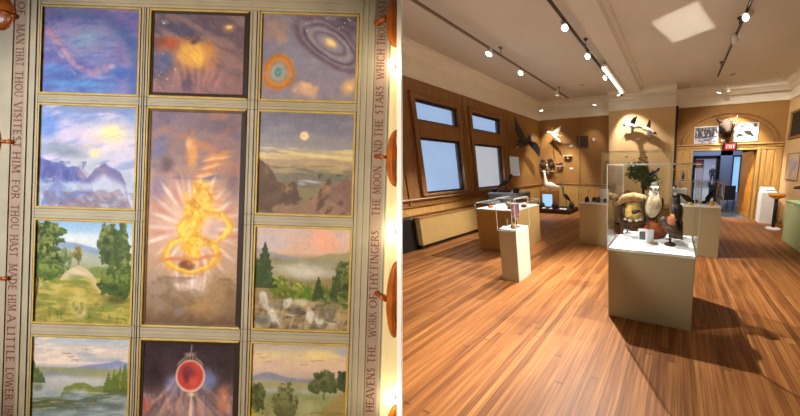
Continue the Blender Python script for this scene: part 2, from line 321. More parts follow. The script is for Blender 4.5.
# ------------------------------------------------------------------ painted panels: oil paint computed on a grid
def _h(ix, iy, s):
    n = (ix.astype(np.int64)*374761393 + iy.astype(np.int64)*668265263 + s*1442695041) & 0x7fffffff
    n = ((n ^ (n >> 13))*1274126177) & 0x7fffffff
    return ((n ^ (n >> 16)) & 0xffff)/65535.
def vn(x, y, s):
    ix = np.floor(x); iy = np.floor(y); fx = x-ix; fy = y-iy; fx = fx*fx*(3-2*fx); fy = fy*fy*(3-2*fy)
    a = _h(ix, iy, s); b = _h(ix+1, iy, s); c = _h(ix, iy+1, s); d = _h(ix+1, iy+1, s)
    return (a*(1-fx)+b*fx)*(1-fy)+(c*(1-fx)+d*fx)*fy
def fbm(x, y, f, s, o=4):
    t = 0; a = .5; w = 0
    for k in range(o): t = t+a*vn(x*f, y*f, s+k*17); w += a; a *= .55; f *= 2.03
    return t/w
def ss(a, b, x): t = np.clip((x-a)/(b-a), 0, 1); return t*t*(3-2*t)
class Art:
    def __init__(s, n, m, asp):
        s.x, s.y = np.meshgrid((np.arange(n)+.0)/(n-1), (np.arange(m)+.0)/(m-1)); s.asp = asp; s.c = np.zeros((m, n, 3)); s.sd = 1
        s.wx = s.x+.05*(fbm(s.x, s.y*asp, 6, 901)-.5); s.wy = s.y+.05*(fbm(s.x, s.y*asp, 6, 902)-.5)/asp
    def grad(s, stops):
        ys = [q[0] for q in stops]
        for k in range(3): s.c[..., k] = np.interp(s.y, ys, [q[1][k] for q in stops])
        return s
    def mix(s, m, col): m = np.clip(m, 0, 1)[..., None]; s.c = s.c*(1-m)+np.array(col, float)*m; return s
    def blob(s, cx, cy, rx, ry, col, a=1, rot=0, soft=.8, warp=1, rough=0):
        X = (s.wx if warp else s.x)-cx; Y = ((s.wy if warp else s.y)-cy); t = math.radians(rot)
        u = X*math.cos(t)+Y*s.asp*math.sin(t); v = -X*math.sin(t)+Y*s.asp*math.cos(t)
        d = np.sqrt((u/rx)**2+(v/(ry*s.asp))**2)
        if rough: s.sd += 3; d = d+rough*(fbm(s.x, s.y*s.asp, 14, s.sd, 4)-.5)
        return s.mix(a*(1-ss(1-soft, 1+.15*soft+.02, d)), col)
    def ring(s, cx, cy, rx, ry, w, col, a=1, rot=0):
        X = s.wx-cx; Y = s.wy-cy; t = math.radians(rot); u = X*math.cos(t)+Y*s.asp*math.sin(t); v = -X*math.sin(t)+Y*s.asp*math.cos(t)
        d = np.sqrt((u/rx)**2+(v/(ry*s.asp))**2); return s.mix(a*np.exp(-((d-1)/w)**2), col)
    def streaks(s, f, sx, sy, col, a, lo=.5, hi=.75, rot=0, m=1):
        s.sd += 5; t = math.radians(rot); u = s.x*math.cos(t)+s.y*s.asp*math.sin(t); v = -s.x*math.sin(t)+s.y*s.asp*math.cos(t)
        return s.mix(m*a*ss(lo, hi, fbm(u*sx, v*sy, f, s.sd)), col)
    def ridge(s, pts, amp, f, col, a=1, soft=.012, lower=None, tex=0):
        """everything below the line through pts (x, y); lower: fade end below the line"""
        s.sd += 7; y0 = np.interp(s.x, [p[0] for p in pts], [p[1] for p in pts])+amp*(fbm(s.x, s.x*0, f, s.sd)-.5)
        m = ss(-soft, soft, s.y-y0)
        if lower: m = m*(1-ss(lower*.35, lower, s.y-y0))
        if tex: m = m*(1-tex*fbm(s.x, s.y*s.asp, 22, s.sd+3))
        return s.mix(a*m, col)
    def conifer(s, cx, top, bot, w, col, hi=None, seed=0):
        t = np.clip((s.y-top)/(bot-top), 0, 1.2); jag = .72+.5*fbm(s.x*1, s.y*s.asp, 26, seed+40, 2)*(1)+.18*np.sin(t*46+seed)
        m = (np.abs(s.x-cx) < w*(t**.85+.03)*jag*.62)*(s.y > top)*(s.y < bot)
        s.mix(m*.95, col)
        if hi is not None: s.mix(m*ss(.45, .75, fbm(s.x, s.y*s.asp, 30, seed+9))*ss(-.05, .3, (s.x-cx)/w+.15)*.8, hi)
        return s
    def tree(s, cx, cy, rx, ry, col, hi=None, seed=0, a=1):
        d = np.sqrt(((s.x-cx)/rx)**2+((s.y-cy)/ry)**2)+.9*(fbm(s.x, s.y*s.asp, 20, seed+60)-.5)
        m = 1-ss(.86, .98, d); s.mix(a*m, col)
        s.mix(a*m*.55*ss(.5, .62, fbm(s.x-.02, s.y*s.asp+.03, 17, seed+81)), tuple(v*.62 for v in col))
        if hi is not None: s.mix(a*m*ss(.42, .6, fbm(s.x+.01, s.y*s.asp-.015, 30, seed+70))*ss(.7, -.5, (s.y-cy)/ry)*.85, hi)
        return s
    def bird(s, cx, cy, w, col):
        for k in (-1, 1):
            X = (s.x-cx)*k/w; m = (X > 0)*(X < 1)*(np.abs((s.y-cy)/w+.55*X-.5*X*X-.02) < .13*(1.1-X)); s.mix(m*.85, col)
        return s
    def stars(s, n, seed, col=(235, 235, 240), reg=(0, 0, 1, 1)):
        r = random.Random(seed)
        for i in range(n):
            x = r.uniform(reg[0], reg[2]); y = r.uniform(reg[1], reg[3]); q = r.uniform(.004, .008)
            d = np.sqrt((s.x-x)**2+((s.y-y)*s.asp)**2); s.mix(.9*np.exp(-(d/q)**2), col)
        return s
    def grain(s, k=7):
        g = (fbm(s.x, s.y*s.asp, 55, 333, 2)-.5)*2*k+(fbm(s.x, s.y*s.asp, 16, 334, 3)-.5)*2*k*1.4
        s.c = np.clip(s.c+g[..., None], 2, 253); return s
def nebula_blue(A):
    A.grad([(0, (104, 114, 154)), (.2, (112, 114, 162)), (.5, (120, 122, 168)), (.75, (84, 108, 172)), (1, (92, 122, 184))])
    A.streaks(3, 1, 3, (110, 90, 150), .7, .4, .7, 25); A.streaks(3, 1, 4, (66, 88, 160), .7, .45, .7, -15)
    A.blob(.5, .38, .42, .24, (116, 140, 180), .7, -8); A.blob(.47, .38, .16, .1, (140, 168, 186), .6, 0)
    A.ring(.38, .78, .62, .72, .10, (70, 86, 140), .6, 20); A.ring(.42, .72, .48, .52, .10, (132, 116, 164), .45, 10)
    for i in range(44):
        t = i/43; x = .04+.46*t if t < .72 else .37+(t-.72)*1.25; y = .26+.62*t if t < .72 else .70+.05*math.sin((t-.72)*14)
        A.blob(x, y, .055, .04, ((176, 128, 146), (134, 104, 156), (190, 146, 152))[i % 3], .5, 45, .8, 1, 1.2)
    A.blob(.62, .5, .3, .2, (126, 116, 166), .5); A.streaks(10, 1, 2, (190, 150, 168), .5, .55, .7, 48, (np.abs((A.y-.26)-(A.x-.04)*1.32) < .12)*(A.x < .4))
    A.blob(.74, .68, .05, .04, (196, 168, 190), .6); A.blob(.82, .56, .04, .16, (110, 96, 150), .6)
    A.streaks(5, 1, 3, (150, 130, 170), .35, .55, .75, 12); A.blob(.35, .9, .4, .06, (98, 168, 214), .6); A.blob(.1, .72, .2, .08, (90, 150, 210), .6)
    A.blob(.85, .75, .12, .08, (60, 90, 172), .7); A.blob(.55, .8, .2, .05, (170, 150, 190), .5); A.streaks(6, 1, 5, (66, 88, 164), .45, .55, .75, -8)
def orion(A):
    A.grad([(0, (128, 108, 114)), (.5, (144, 114, 116)), (1, (134, 98, 102))])
    A.streaks(3, 1, 3, (86, 74, 92), .8, .4, .65, 30); A.blob(.3, .2, .34, .1, (76, 76, 104), .9, 12); A.blob(.12, .1, .06, .04, (150, 150, 170), .5)
    A.blob(.42, .3, .22, .06, (74, 62, 82), .9, 18); A.blob(.1, .62, .22, .16, (80, 88, 130), .9); A.blob(.16, .38, .22, .12, (176, 84, 52), .9); A.blob(.05, .36, .1, .1, (96, 58, 66), .6)
    A.blob(.47, .52, .3, .28, (206, 136, 66), 1, 0, .8, 1, .5); A.blob(.45, .52, .2, .19, (234, 184, 84), .95, 0, .8, 1, .6); A.blob(.36, .5, .1, .18, (222, 168, 74), .7)
    A.blob(.46, .35, .06, .05, (96, 66, 74), .9); A.blob(.5, .3, .02, .05, (90, 70, 84), .8)
    for k in range(14):
        t = k/13; A.blob(.24+.5*t, .78+.05*math.sin(k*2.1), .035, .2, (190, 130, 120) if k % 2 else (130, 92, 96), .5, -26+52*t)
    A.blob(.38, .9, .08, .16, (84, 70, 90), .8, 8); A.blob(.62, .6, .05, .2, (178, 120, 104), .6, -28); A.blob(.85, .6, .2, .4, (136, 104, 104), .5)
    A.blob(.82, .16, .1, .09, (196, 150, 112), .6); A.blob(.82, .15, .045, .04, (246, 204, 130), .95); A.blob(.1, .12, .02, .02, (230, 224, 220), .8)
    A.streaks(7, 1, 4, (150, 116, 116), .3, .5, .75, 40); A.stars(14, 3, (190, 200, 225), (.02, .5, .3, .95))
def galaxies(A):
    A.grad([(0, (126, 122, 140)), (.5, (136, 134, 158)), (1, (140, 128, 142))])
    A.streaks(3, 1, 1, (112, 110, 138), .6, .4, .7); A.blob(.12, .18, .18, .22, (166, 130, 118), .8, 0, .9, 1, .7); A.blob(.2, .3, .1, .1, (180, 146, 126), .6)
    A.blob(.92, .05, .3, .2, (84, 72, 92), .9, 30)
    for r, col, w in ((.42, (104, 84, 100), .16), (.36, (132, 120, 138), .08), (.31, (92, 80, 100), .10), (.24, (150, 138, 144), .10), (.18, (112, 96, 108), .12)): A.ring(.72, .33, r, r*.48, w, col, .9, 34)
    A.blob(.72, .33, .14, .07, (190, 164, 140), .9, 34); A.blob(.73, .33, .075, .05, (246, 210, 150), 1, 34)
    A.ring(.18, .69, .13, .17, .30, (206, 132, 44), .95, 22); A.ring(.18, .69, .15, .19, .10, (176, 98, 56), .6, 22); A.blob(.18, .69, .09, .12, (206, 196, 160), .8, 22); A.blob(.18, .69, .062, .075, (64, 132, 140), 1, 0); A.blob(.18, .69, .025, .03, (110, 170, 170), .9)
    A.blob(.5, .88, .16, .12, (212, 168, 136), .9, 0, .7, 1, .9); A.blob(.48, .84, .07, .05, (226, 186, 150), .7); A.blob(.93, .82, .1, .12, (220, 172, 124), .9, 0, .8, 1, .7); A.blob(.94, .84, .045, .05, (246, 200, 120), .8)
    A.streaks(6, 1, 2, (154, 146, 164), .35, .55, .75, 20); A.stars(16, 9, (236, 226, 220), (.4, .02, .98, .3))
def misty_cliffs(A):
    A.grad([(0, (104, 130, 186)), (.12, (130, 146, 196)), (.35, (190, 182, 206)), (.55, (176, 180, 196)), (1, (150, 170, 206))])
    A.streaks(3, 1, 4, (196, 184, 214), .8, .42, .65, -14); A.streaks(4, 1, 5, (120, 140, 190), .6, .5, .7, -16); A.blob(.08, .2, .15, .2, (92, 130, 200), .8); A.blob(.6, .02, .5, .05, (128, 134, 160), .7)
    A.blob(.74, .28, .34, .2, (220, 206, 196), .85); A.blob(.76, .27, .15, .1, (240, 222, 150), .9); A.blob(.75, .265, .05, .045, (252, 238, 150), 1)
    for k in range(7): A.blob(.45+.08*k, .38-.03*k+.04*(k % 3), .2, .014, (204, 182, 150) if k % 2 else (170, 160, 196), .55, -16)
    A.blob(.58, .46, .1, .07, (224, 206, 150), .7); A.blob(.2, .42, .3, .08, (136, 150, 170), .9); A.blob(.3, .48, .26, .06, (112, 124, 142), .7)
    A.ridge([(0, .52), (.1, .55), (.2, .57), (.3, .6), (.4, .6), (.48, .66), (.56, .76), (.6, .9), (1, 1.3)], .05, 14, (92, 96, 160), .92, .01, .3); A.streaks(7, 3, 1, (66, 76, 140), .6, .5, .7, 0, (A.y > .55)*(A.y < .78)*(A.x < .5))
    A.blob(.46, .68, .1, .06, (170, 140, 150), .6, 40); A.ridge([(0, 1.2), (.52, .7), (.6, .6), (.68, .57), (.76, .6), (.86, .66), (.92, .76), (1, 1.2)], .05, 16, (108, 100, 146), .9, .01, .16)
    A.blob(.66, .62, .08, .03, (150, 120, 140), .6); A.blob(.5, .8, .5, .06, (176, 186, 208), .8); A.blob(.85, .8, .2, .08, (178, 180, 200), .7)
    A.ridge([(0, 1.2), (.05, .95), (.12, .82), (.2, .74), (.3, .8), (.42, .86), (.5, 1.2)], .05, 14, (110, 124, 172), .85, .012, .24)
    A.ridge([(0, 1.2), (.25, 1.0), (.4, .92), (.52, .88), (.62, .83), (.74, .85), (.86, .82), (.94, .9), (1, 1.05)], .05, 12, (150, 136, 150), .95, .01); A.streaks(9, 1, 2, (116, 106, 130), .7, .45, .65, 40, A.y > .85); A.streaks(5, 1, 2, (170, 190, 214), .6, .5, .7, -10, A.y > .7)
def moonrise(A):
    A.grad([(0, (112, 110, 132)), (.2, (126, 124, 142)), (.34, (150, 146, 150)), (.42, (196, 176, 136)), (.5, (176, 150, 112)), (.55, (150, 136, 112)), (.62, (122, 116, 102)), (1, (120, 104, 84))])
    A.streaks(4, 1, 6, (140, 136, 146), .6, .45, .7, -6, A.y < .36); A.streaks(3, 1, 9, (216, 196, 144), .8, .42, .62, 4, (A.y > .35)*(A.y < .46)); A.blob(.12, .4, .25, .02, (130, 128, 140), .7, 4)
    A.ridge([(0, .46), (.3, .47), (.5, .45), (.6, .44), (.75, .445), (1, .49)], .015, 10, (160, 140, 128), .8, .012, .06)
    A.streaks(4, 1, 9, (104, 106, 96), .8, .45, .62, 8, (A.y > .52)*(A.y < .74)); A.streaks(5, 1, 7, (186, 160, 114), .5, .5, .7, -4, (A.y > .45)*(A.y < .6))
    A.blob(.56, .68, .16, .02, (170, 176, 190), .9); A.blob(.46, .71, .07, .02, (150, 156, 170), .8); A.ridge([(0, .8), (.4, .74), (.6, .74), (1, .8)], .02, 9, (128, 118, 90), .9, .02)
    A.ridge([(0, .46), (.07, .5), (.14, .58), (.2, .66), (.3, .72), (.38, .68), (.42, .74), (.46, .9), (.5, 1.2)], .05, 14, (98, 76, 62), 1, .008); A.blob(.32, .76, .07, .08, (150, 122, 76), .7); A.blob(.08, .58, .05, .08, (120, 92, 74), .6)
    A.ridge([(.5, 1.3), (.62, .86), (.68, .72), (.76, .66), (.8, .74), (.88, .66), (.96, .64), (1, .64)], .05, 14, (126, 98, 90), 1, .008); A.blob(.73, .73, .06, .07, (164, 124, 80), .7)
    A.ridge([(0, 1.0), (.2, .93), (.35, .86), (.5, .88), (.6, .85), (.8, .88), (1, .98)], .05, 12, (140, 112, 96), .9, .01); A.streaks(8, 2, 1, (84, 66, 58), .75, .5, .68, 30, (A.y > .6)*((A.x < .42)+(A.x > .64)+(A.y > .84) > 0))
    A.blob(.48, .225, .1, .085, (170, 160, 150), .5); A.blob(.48, .225, .048, .045, (232, 206, 164), 1, 0, .15, 0); A.blob(.47, .22, .02, .02, (214, 180, 140), .6)
def meadow(A):
    A.grad([(0, (130, 166, 208)), (.1, (158, 186, 214)), (.2, (196, 206, 214)), (.3, (190, 196, 200)), (.4, (150, 158, 130)), (.55, (140, 140, 78)), (.62, (156, 146, 70)), (1, (132, 126, 62))])
    A.blob(.45, .15, .28, .06, (214, 216, 218), .7); A.ridge([(0, .2), (.25, .2), (.4, .21), (.55, .24), (.7, .28), (1, .33)], .01, 8, (128, 146, 176), .95, .012, .12); A.ridge([(0, .3), (.5, .3), (1, .34)], .03, 16, (158, 164, 150), .8, .02, .16)
    for i, (x, y, r, h) in enumerate(((.28, .36, .04, .1), (.36, .35, .03, .09), (.31, .33, .025, .08))): A.tree(x, y, r, h, (104, 122, 80), (140, 150, 96), i)
    A.tree(.44, .31, .06, .085, (128, 124, 70), (166, 152, 94), 5); A.blob(.45, .42, .008, .05, (88, 70, 50), .9)
    A.ridge([(0, .46), (.3, .44), (.5, .46), (.7, .44), (1, .46)], .02, 14, (106, 122, 62), .9, .015, .16); A.ridge([(.24, .62), (.3, .52), (.38, .46), (.46, .43), (.54, .47), (.6, .52), (.66, .6)], .015, 14, (190, 172, 140), .9, .01, .14); A.blob(.45, .5, .12, .035, (206, 186, 156), .8)
    A.streaks(5, 1, 6, (176, 160, 78), .8, .42, .62, 0, A.y > .56); A.streaks(6, 1, 5, (104, 116, 50), .7, .5, .66, 4, A.y > .58); A.streaks(5, 1, 6, (206, 150, 70), .55, .55, .7, -3, (A.y > .62)*(A.y < .8))
    A.blob(.46, .82, .1, .2, (186, 172, 104), .7); A.blob(.5, .9, .07, .08, (202, 184, 140), .6); A.streaks(12, 2, 1, (88, 96, 42), .5, .55, .7, 0, A.y > .8)
    A.tree(.08, .2, .2, .22, (66, 84, 42), (136, 142, 72), 11); A.tree(.1, .4, .2, .2, (66, 86, 44), (142, 150, 76), 12); A.tree(.22, .1, .1, .06, (74, 96, 48), (130, 140, 70), 13); A.blob(.02, .6, .018, .3, (62, 54, 34), .9); A.tree(.15, .5, .18, .08, (76, 98, 44), (126, 140, 64), 14)
    for i, (x, t, b_, w) in enumerate(((.72, .0, .4, .1), (.78, -.05, .46, .1))): A.tree(x, (t+b_)/2, w*.8, (b_-t)/2, (72, 88, 48), (128, 136, 78), 20+i)
    A.conifer(.9, -.1, .72, .26, (62, 80, 40), (158, 160, 80), 2); A.conifer(.8, .3, .7, .16, (80, 96, 46), (166, 168, 84), 4); A.tree(.86, .6, .2, .16, (66, 86, 38), (120, 132, 58), 25); A.blob(.85, .76, .2, .05, (70, 72, 34), .8)
def waterfall(A):
    A.grad([(0, (190, 170, 168)), (.12, (206, 172, 160)), (.24, (204, 168, 146)), (.3, (160, 142, 120)), (.4, (170, 160, 140)), (.55, (120, 114, 80)), (1, (112, 102, 84))])
    A.blob(.72, .12, .24, .16, (228, 166, 142), .95, 70); A.blob(.12, .14, .3, .14, (180, 172, 180), .8); A.blob(.95, .1, .12, .14, (206, 178, 168), .6)
    A.ridge([(0, .2), (.12, .23), (.25, .26), (.4, .29), (.5, .3), (1, .31)], .01, 8, (140, 138, 150), .9, .012, .08); A.ridge([(.3, .34), (.5, .3), (.65, .28), (.78, .24), (.9, .24), (1, .22)], .015, 9, (146, 142, 112), .9, .012, .2); A.ridge([(0, .3), (.2, .29), (.4, .33), (1, .36)], .02, 10, (120, 122, 90), .7, .015, .08)
    A.blob(.52, .42, .34, .1, (196, 190, 180), .95, 4); A.streaks(5, 1, 9, (170, 162, 150), .6, .5, .7, 4, (A.y > .35)*(A.y < .52)); A.blob(.36, .34, .12, .014, (150, 140, 100), .9)
    A.ridge([(0, .56), (.2, .5), (.35, .52), (.6, .54), (.75, .5), (1, .46)], .03, 14, (140, 122, 84), .9, .02)
    for i in range(26):
        r = random.Random(i); x = .16+.72*r.random(); A.conifer(x, .5+.08*r.random()-.06*abs(x-.5), .68+.04*r.random(), .07, (74+30*r.random(), 90+30*r.random(), 36), (150, 156, 66), i)
    A.tree(.25, .56, .12, .1, (96, 112, 42), (160, 164, 72), 3); A.tree(.46, .6, .1, .07, (112, 124, 48), (172, 166, 80), 8)
    A.conifer(.68, .47, .72, .12, (54, 70, 40), (90, 104, 56), 6); A.conifer(.1, .14, .6, .2, (50, 66, 38), (84, 96, 52), 1); A.conifer(.02, .3, .6, .1, (58, 74, 40), None, 2)
    A.tree(.93, .58, .12, .26, (62, 74, 40), (110, 116, 60), 31); A.conifer(.88, .4, .8, .14, (58, 72, 36), (112, 120, 58), 7); A.tree(.85, .74, .2, .08, (74, 88, 44), (118, 128, 66), 35)
    A.ridge([(0, .7), (.1, .66), (.2, .72), (.4, .72), (.55, .76), (.7, .8), (.85, .9), (1, .92)], .04, 12, (128, 108, 80), .95, .012); A.streaks(6, 1, 4, (166, 142, 104), .7, .48, .66, 10, A.y > .7); A.streaks(7, 1, 2, (74, 66, 58), .8, .52, .68, -20, A.y > .72)
    A.blob(.5, .74, .14, .05, (206, 194, 170), .7)
    fall = np.clip(ss(.40, .62, fbm(A.x*5+A.y*1.2, A.y*.8, 6, 77, 3)), 0, 1)
    for x, y, rx, ry, ro in ((.1, .72, .05, .12, -14), (.2, .86, .06, .13, -20), (.36, .74, .05, .06, 0), (.6, .86, .05, .09, -10), (.7, .92, .07, .07, -24)):
        A.blob(x, y, rx, ry, (214, 212, 206), .75, ro, .5, 1, .9)
    lo_ = ss(.68, .84, A.y+.12*(fbm(A.x, A.y, 7, 55)-.5))
    A.mix(.35*fall*lo_, (206, 200, 186)); A.streaks(7, 1.5, 1, (104, 92, 78), .6, .52, .66, 14, lo_); A.streaks(9, 1, 2.5, (176, 156, 116), .5, .52, .66, -8, lo_)
    for x, y, rx, ry, ro in ((.14, .76, .012, .10, -16), (.24, .9, .014, .1, -24), (.33, .76, .01, .06, 0), (.40, .86, .1, .012, 4), (.58, .84, .012, .08, -14), (.68, .92, .016, .08, -30), (.82, .93, .1, .012, 14)): A.blob(x, y, rx, ry, (200, 200, 196), .8, ro, .9, 1, .5)
    A.blob(.1, .93, .12, .06, (92, 98, 100), .8)
def lake(A):
    A.grad([(0, (160, 172, 186)), (.1, (192, 182, 180)), (.25, (206, 192, 186)), (.3, (170, 170, 180)), (.36, (150, 150, 120)), (.42, (176, 176, 176)), (.6, (146, 158, 168)), (1, (120, 138, 146))])
    A.streaks(3, 1, 5, (226, 206, 190), .8, .45, .65, -8, A.y < .26); A.streaks(4, 1, 6, (140, 158, 182), .6, .52, .7, -6, A.y < .24); A.blob(.2, .1, .2, .03, (220, 206, 196), .7)
    A.ridge([(0, .32), (.4, .3), (.55, .27), (.75, .24), (.9, .21), (1, .23)], .01, 9, (126, 136, 178), .95, .01, .12); A.ridge([(0, .29), (.4, .3), (.7, .3), (1, .3)], .015, 14, (142, 144, 104), .85, .012, .09)
    A.blob(.4, .42, .4, .05, (186, 186, 190), .8); A.ridge([(.3, .6), (.34, .5), (.45, .45), (.55, .44), (.65, .48), (.8, .46), (1, .44)], .03, 14, (112, 124, 62), .95, .01, .12); A.blob(.6, .535, .3, .012, (170, 166, 120), .8)
    for i, (x, t) in enumerate(((.8, .33), (.86, .29), (.92, .27), (.97, .24), (.89, .34))): A.conifer(x, t, .52, .09, (92, 108, 48), (156, 158, 78), i)
    A.ridge([(.5, .62), (.75, .52), (1, .48)], .02, 12, (84, 92, 58), .9, .012, .16)
    for i, (x, t) in enumerate(((.02, .24), (.06, .3), (.0, .2), (.1, .34))): A.conifer(x, t, .46, .09, (74, 92, 54), (120, 128, 70), i+5)
    A.blob(.06, .5, .08, .05, (104, 112, 92), .8); A.streaks(6, 1, 7, (104, 124, 136), .7, .48, .64, -4, A.y > .55); A.streaks(6, 1, 8, (176, 188, 194), .5, .55, .7, -5, A.y > .5); A.blob(.85, .66, .2, .05, (90, 106, 100), .7)
    A.blob(.66, .93, .14, .03, (170, 130, 80), .8, 0, .9, 1, .8); A.blob(.86, .95, .05, .02, (150, 110, 70), .7); A.blob(.16, .9, .02, .03, (190, 180, 160), .6)
    for x, y in ((.56, .11), (.4, .19), (.47, .22), (.36, .16)): A.bird(x, y, .055, (160, 132, 110))
def valley(A):
    A.grad([(0, (166, 160, 156)), (.1, (206, 186, 150)), (.2, (210, 182, 160)), (.3, (190, 170, 160)), (.38, (160, 158, 150)), (.5, (150, 152, 120)), (1, (150, 140, 96))])
    A.blob(.7, .1, .3, .07, (226, 200, 140), .8); A.blob(.12, .12, .2, .06, (216, 196, 150), .7); A.streaks(4, 1, 5, (196, 168, 160), .6, .5, .68, -6, A.y < .3); A.blob(.97, .06, .12, .06, (150, 156, 170), .8)
    A.ridge([(0, .33), (.1, .29), (.18, .275), (.28, .3), (.4, .33), (.6, .34), (.8, .32), (1, .33)], .01, 8, (128, 132, 156), .9, .012, .1); A.ridge([(0, .37), (.5, .37), (1, .38)], .015, 10, (160, 152, 108), .8, .015, .12); A.blob(.25, .46, .22, .022, (150, 166, 178), .9); A.blob(.58, .46, .08, .02, (150, 166, 176), .9)
    A.ridge([(0, .5), (.3, .49), (1, .5)], .01, 9, (132, 140, 90), .8, .02, .3); A.blob(.6, .62, .18, .1, (166, 166, 126), .8); A.ridge([(.6, 1), (.75, .66), (.9, .5), (1, .46)], .03, 9, (150, 130, 80), .9, .015)
    A.tree(.78, .37, .15, .13, (78, 88, 54), (112, 116, 70), 4); A.tree(.66, .42, .06, .05, (96, 104, 62), None, 6); A.tree(.97, .34, .08, .12, (66, 76, 50), None, 7); A.blob(.78, .5, .012, .06, (84, 70, 52), .8)
    A.tree(.36, .6, .13, .22, (92, 98, 62), (128, 128, 84), 9); A.tree(.07, .56, .09, .17, (70, 80, 46), (104, 108, 62), 10); A.blob(.02, .72, .08, .12, (196, 176, 60), .7, 0, .9, 1, .8); A.tree(.38, .84, .16, .12, (84, 88, 58), None, 12)
    A.blob(.17, .68, .03, .08, (150, 124, 92), .8); A.blob(.58, .73, .1, .05, (196, 180, 150), .7, 0, .8, 1, .7); A.blob(.2, .86, .16, .06, (110, 84, 54), .8); A.streaks(7, 1, 3, (120, 106, 60), .6, .52, .68, -14, A.y > .66); A.blob(.7, .9, .2, .1, (196, 178, 132), .6)
    for x, y in ((.56, .2), (.65, .16), (.72, .15), (.06, .1), (.12, .14), (.17, .18)): A.bird(x, y, .05, (176, 140, 98))
def comet(A):
    A.grad([(0, (46, 34, 38)), (.3, (70, 54, 60)), (.6, (120, 100, 108)), (1, (140, 108, 104))])
    A.blob(.35, .42, .14, .14, (116, 126, 170), .95, 0, .7, 1, .6); A.blob(.68, .35, .16, .14, (110, 122, 170), .9, 0, .7, 1, .6)
    for k in range(26):
        a = -70+140*k/25; x = .52+.5*math.sin(math.radians(a))*.8; A.blob(.5+.36*math.sin(math.radians(a)), .62+.1*math.cos(k*1.7), .03, .32, ((168, 130, 122), (92, 74, 82), (196, 150, 136), (150, 142, 160))[k % 4], .5, -a*.75)
    A.blob(.1, .3, .18, .24, (44, 32, 36), .9, 0, .9, 1, .6); A.blob(.92, .2, .16, .2, (52, 40, 40), .9, 0, .9, 1, .6); A.blob(.9, .55, .1, .2, (196, 128, 100), .7, 0, .8, 1, .9); A.blob(.05, .62, .06, .1, (176, 84, 66), .8)
    A.blob(.52, .09, .09, .03, (150, 130, 116), .7); A.blob(.52, .04, .01, .08, (150, 140, 130), .8)
    for k in range(9): A.blob(.4+.03*k, .12+.004*abs(k-4)**2, .012, .05, (206, 190, 180), .5, (k-4)*-9)
    A.blob(.52, .315, .168, .168, (226, 190, 180), 1, 0, .1, 0); A.blob(.52, .31, .155, .155, (186, 70, 62), 1, 0, .16, 0); A.blob(.5, .27, .11, .09, (104, 46, 54), .8); A.blob(.47, .33, .04, .07, (84, 38, 50), .7); A.blob(.56, .36, .08, .06, (206, 92, 80), .6)
    A.blob(.535, .7, .025, .26, (232, 214, 190), .95); A.blob(.535, .5, .06, .03, (226, 200, 184), .8); A.streaks(7, 3, 1, (206, 160, 150), .45, .5, .7, 0, A.y > .5)
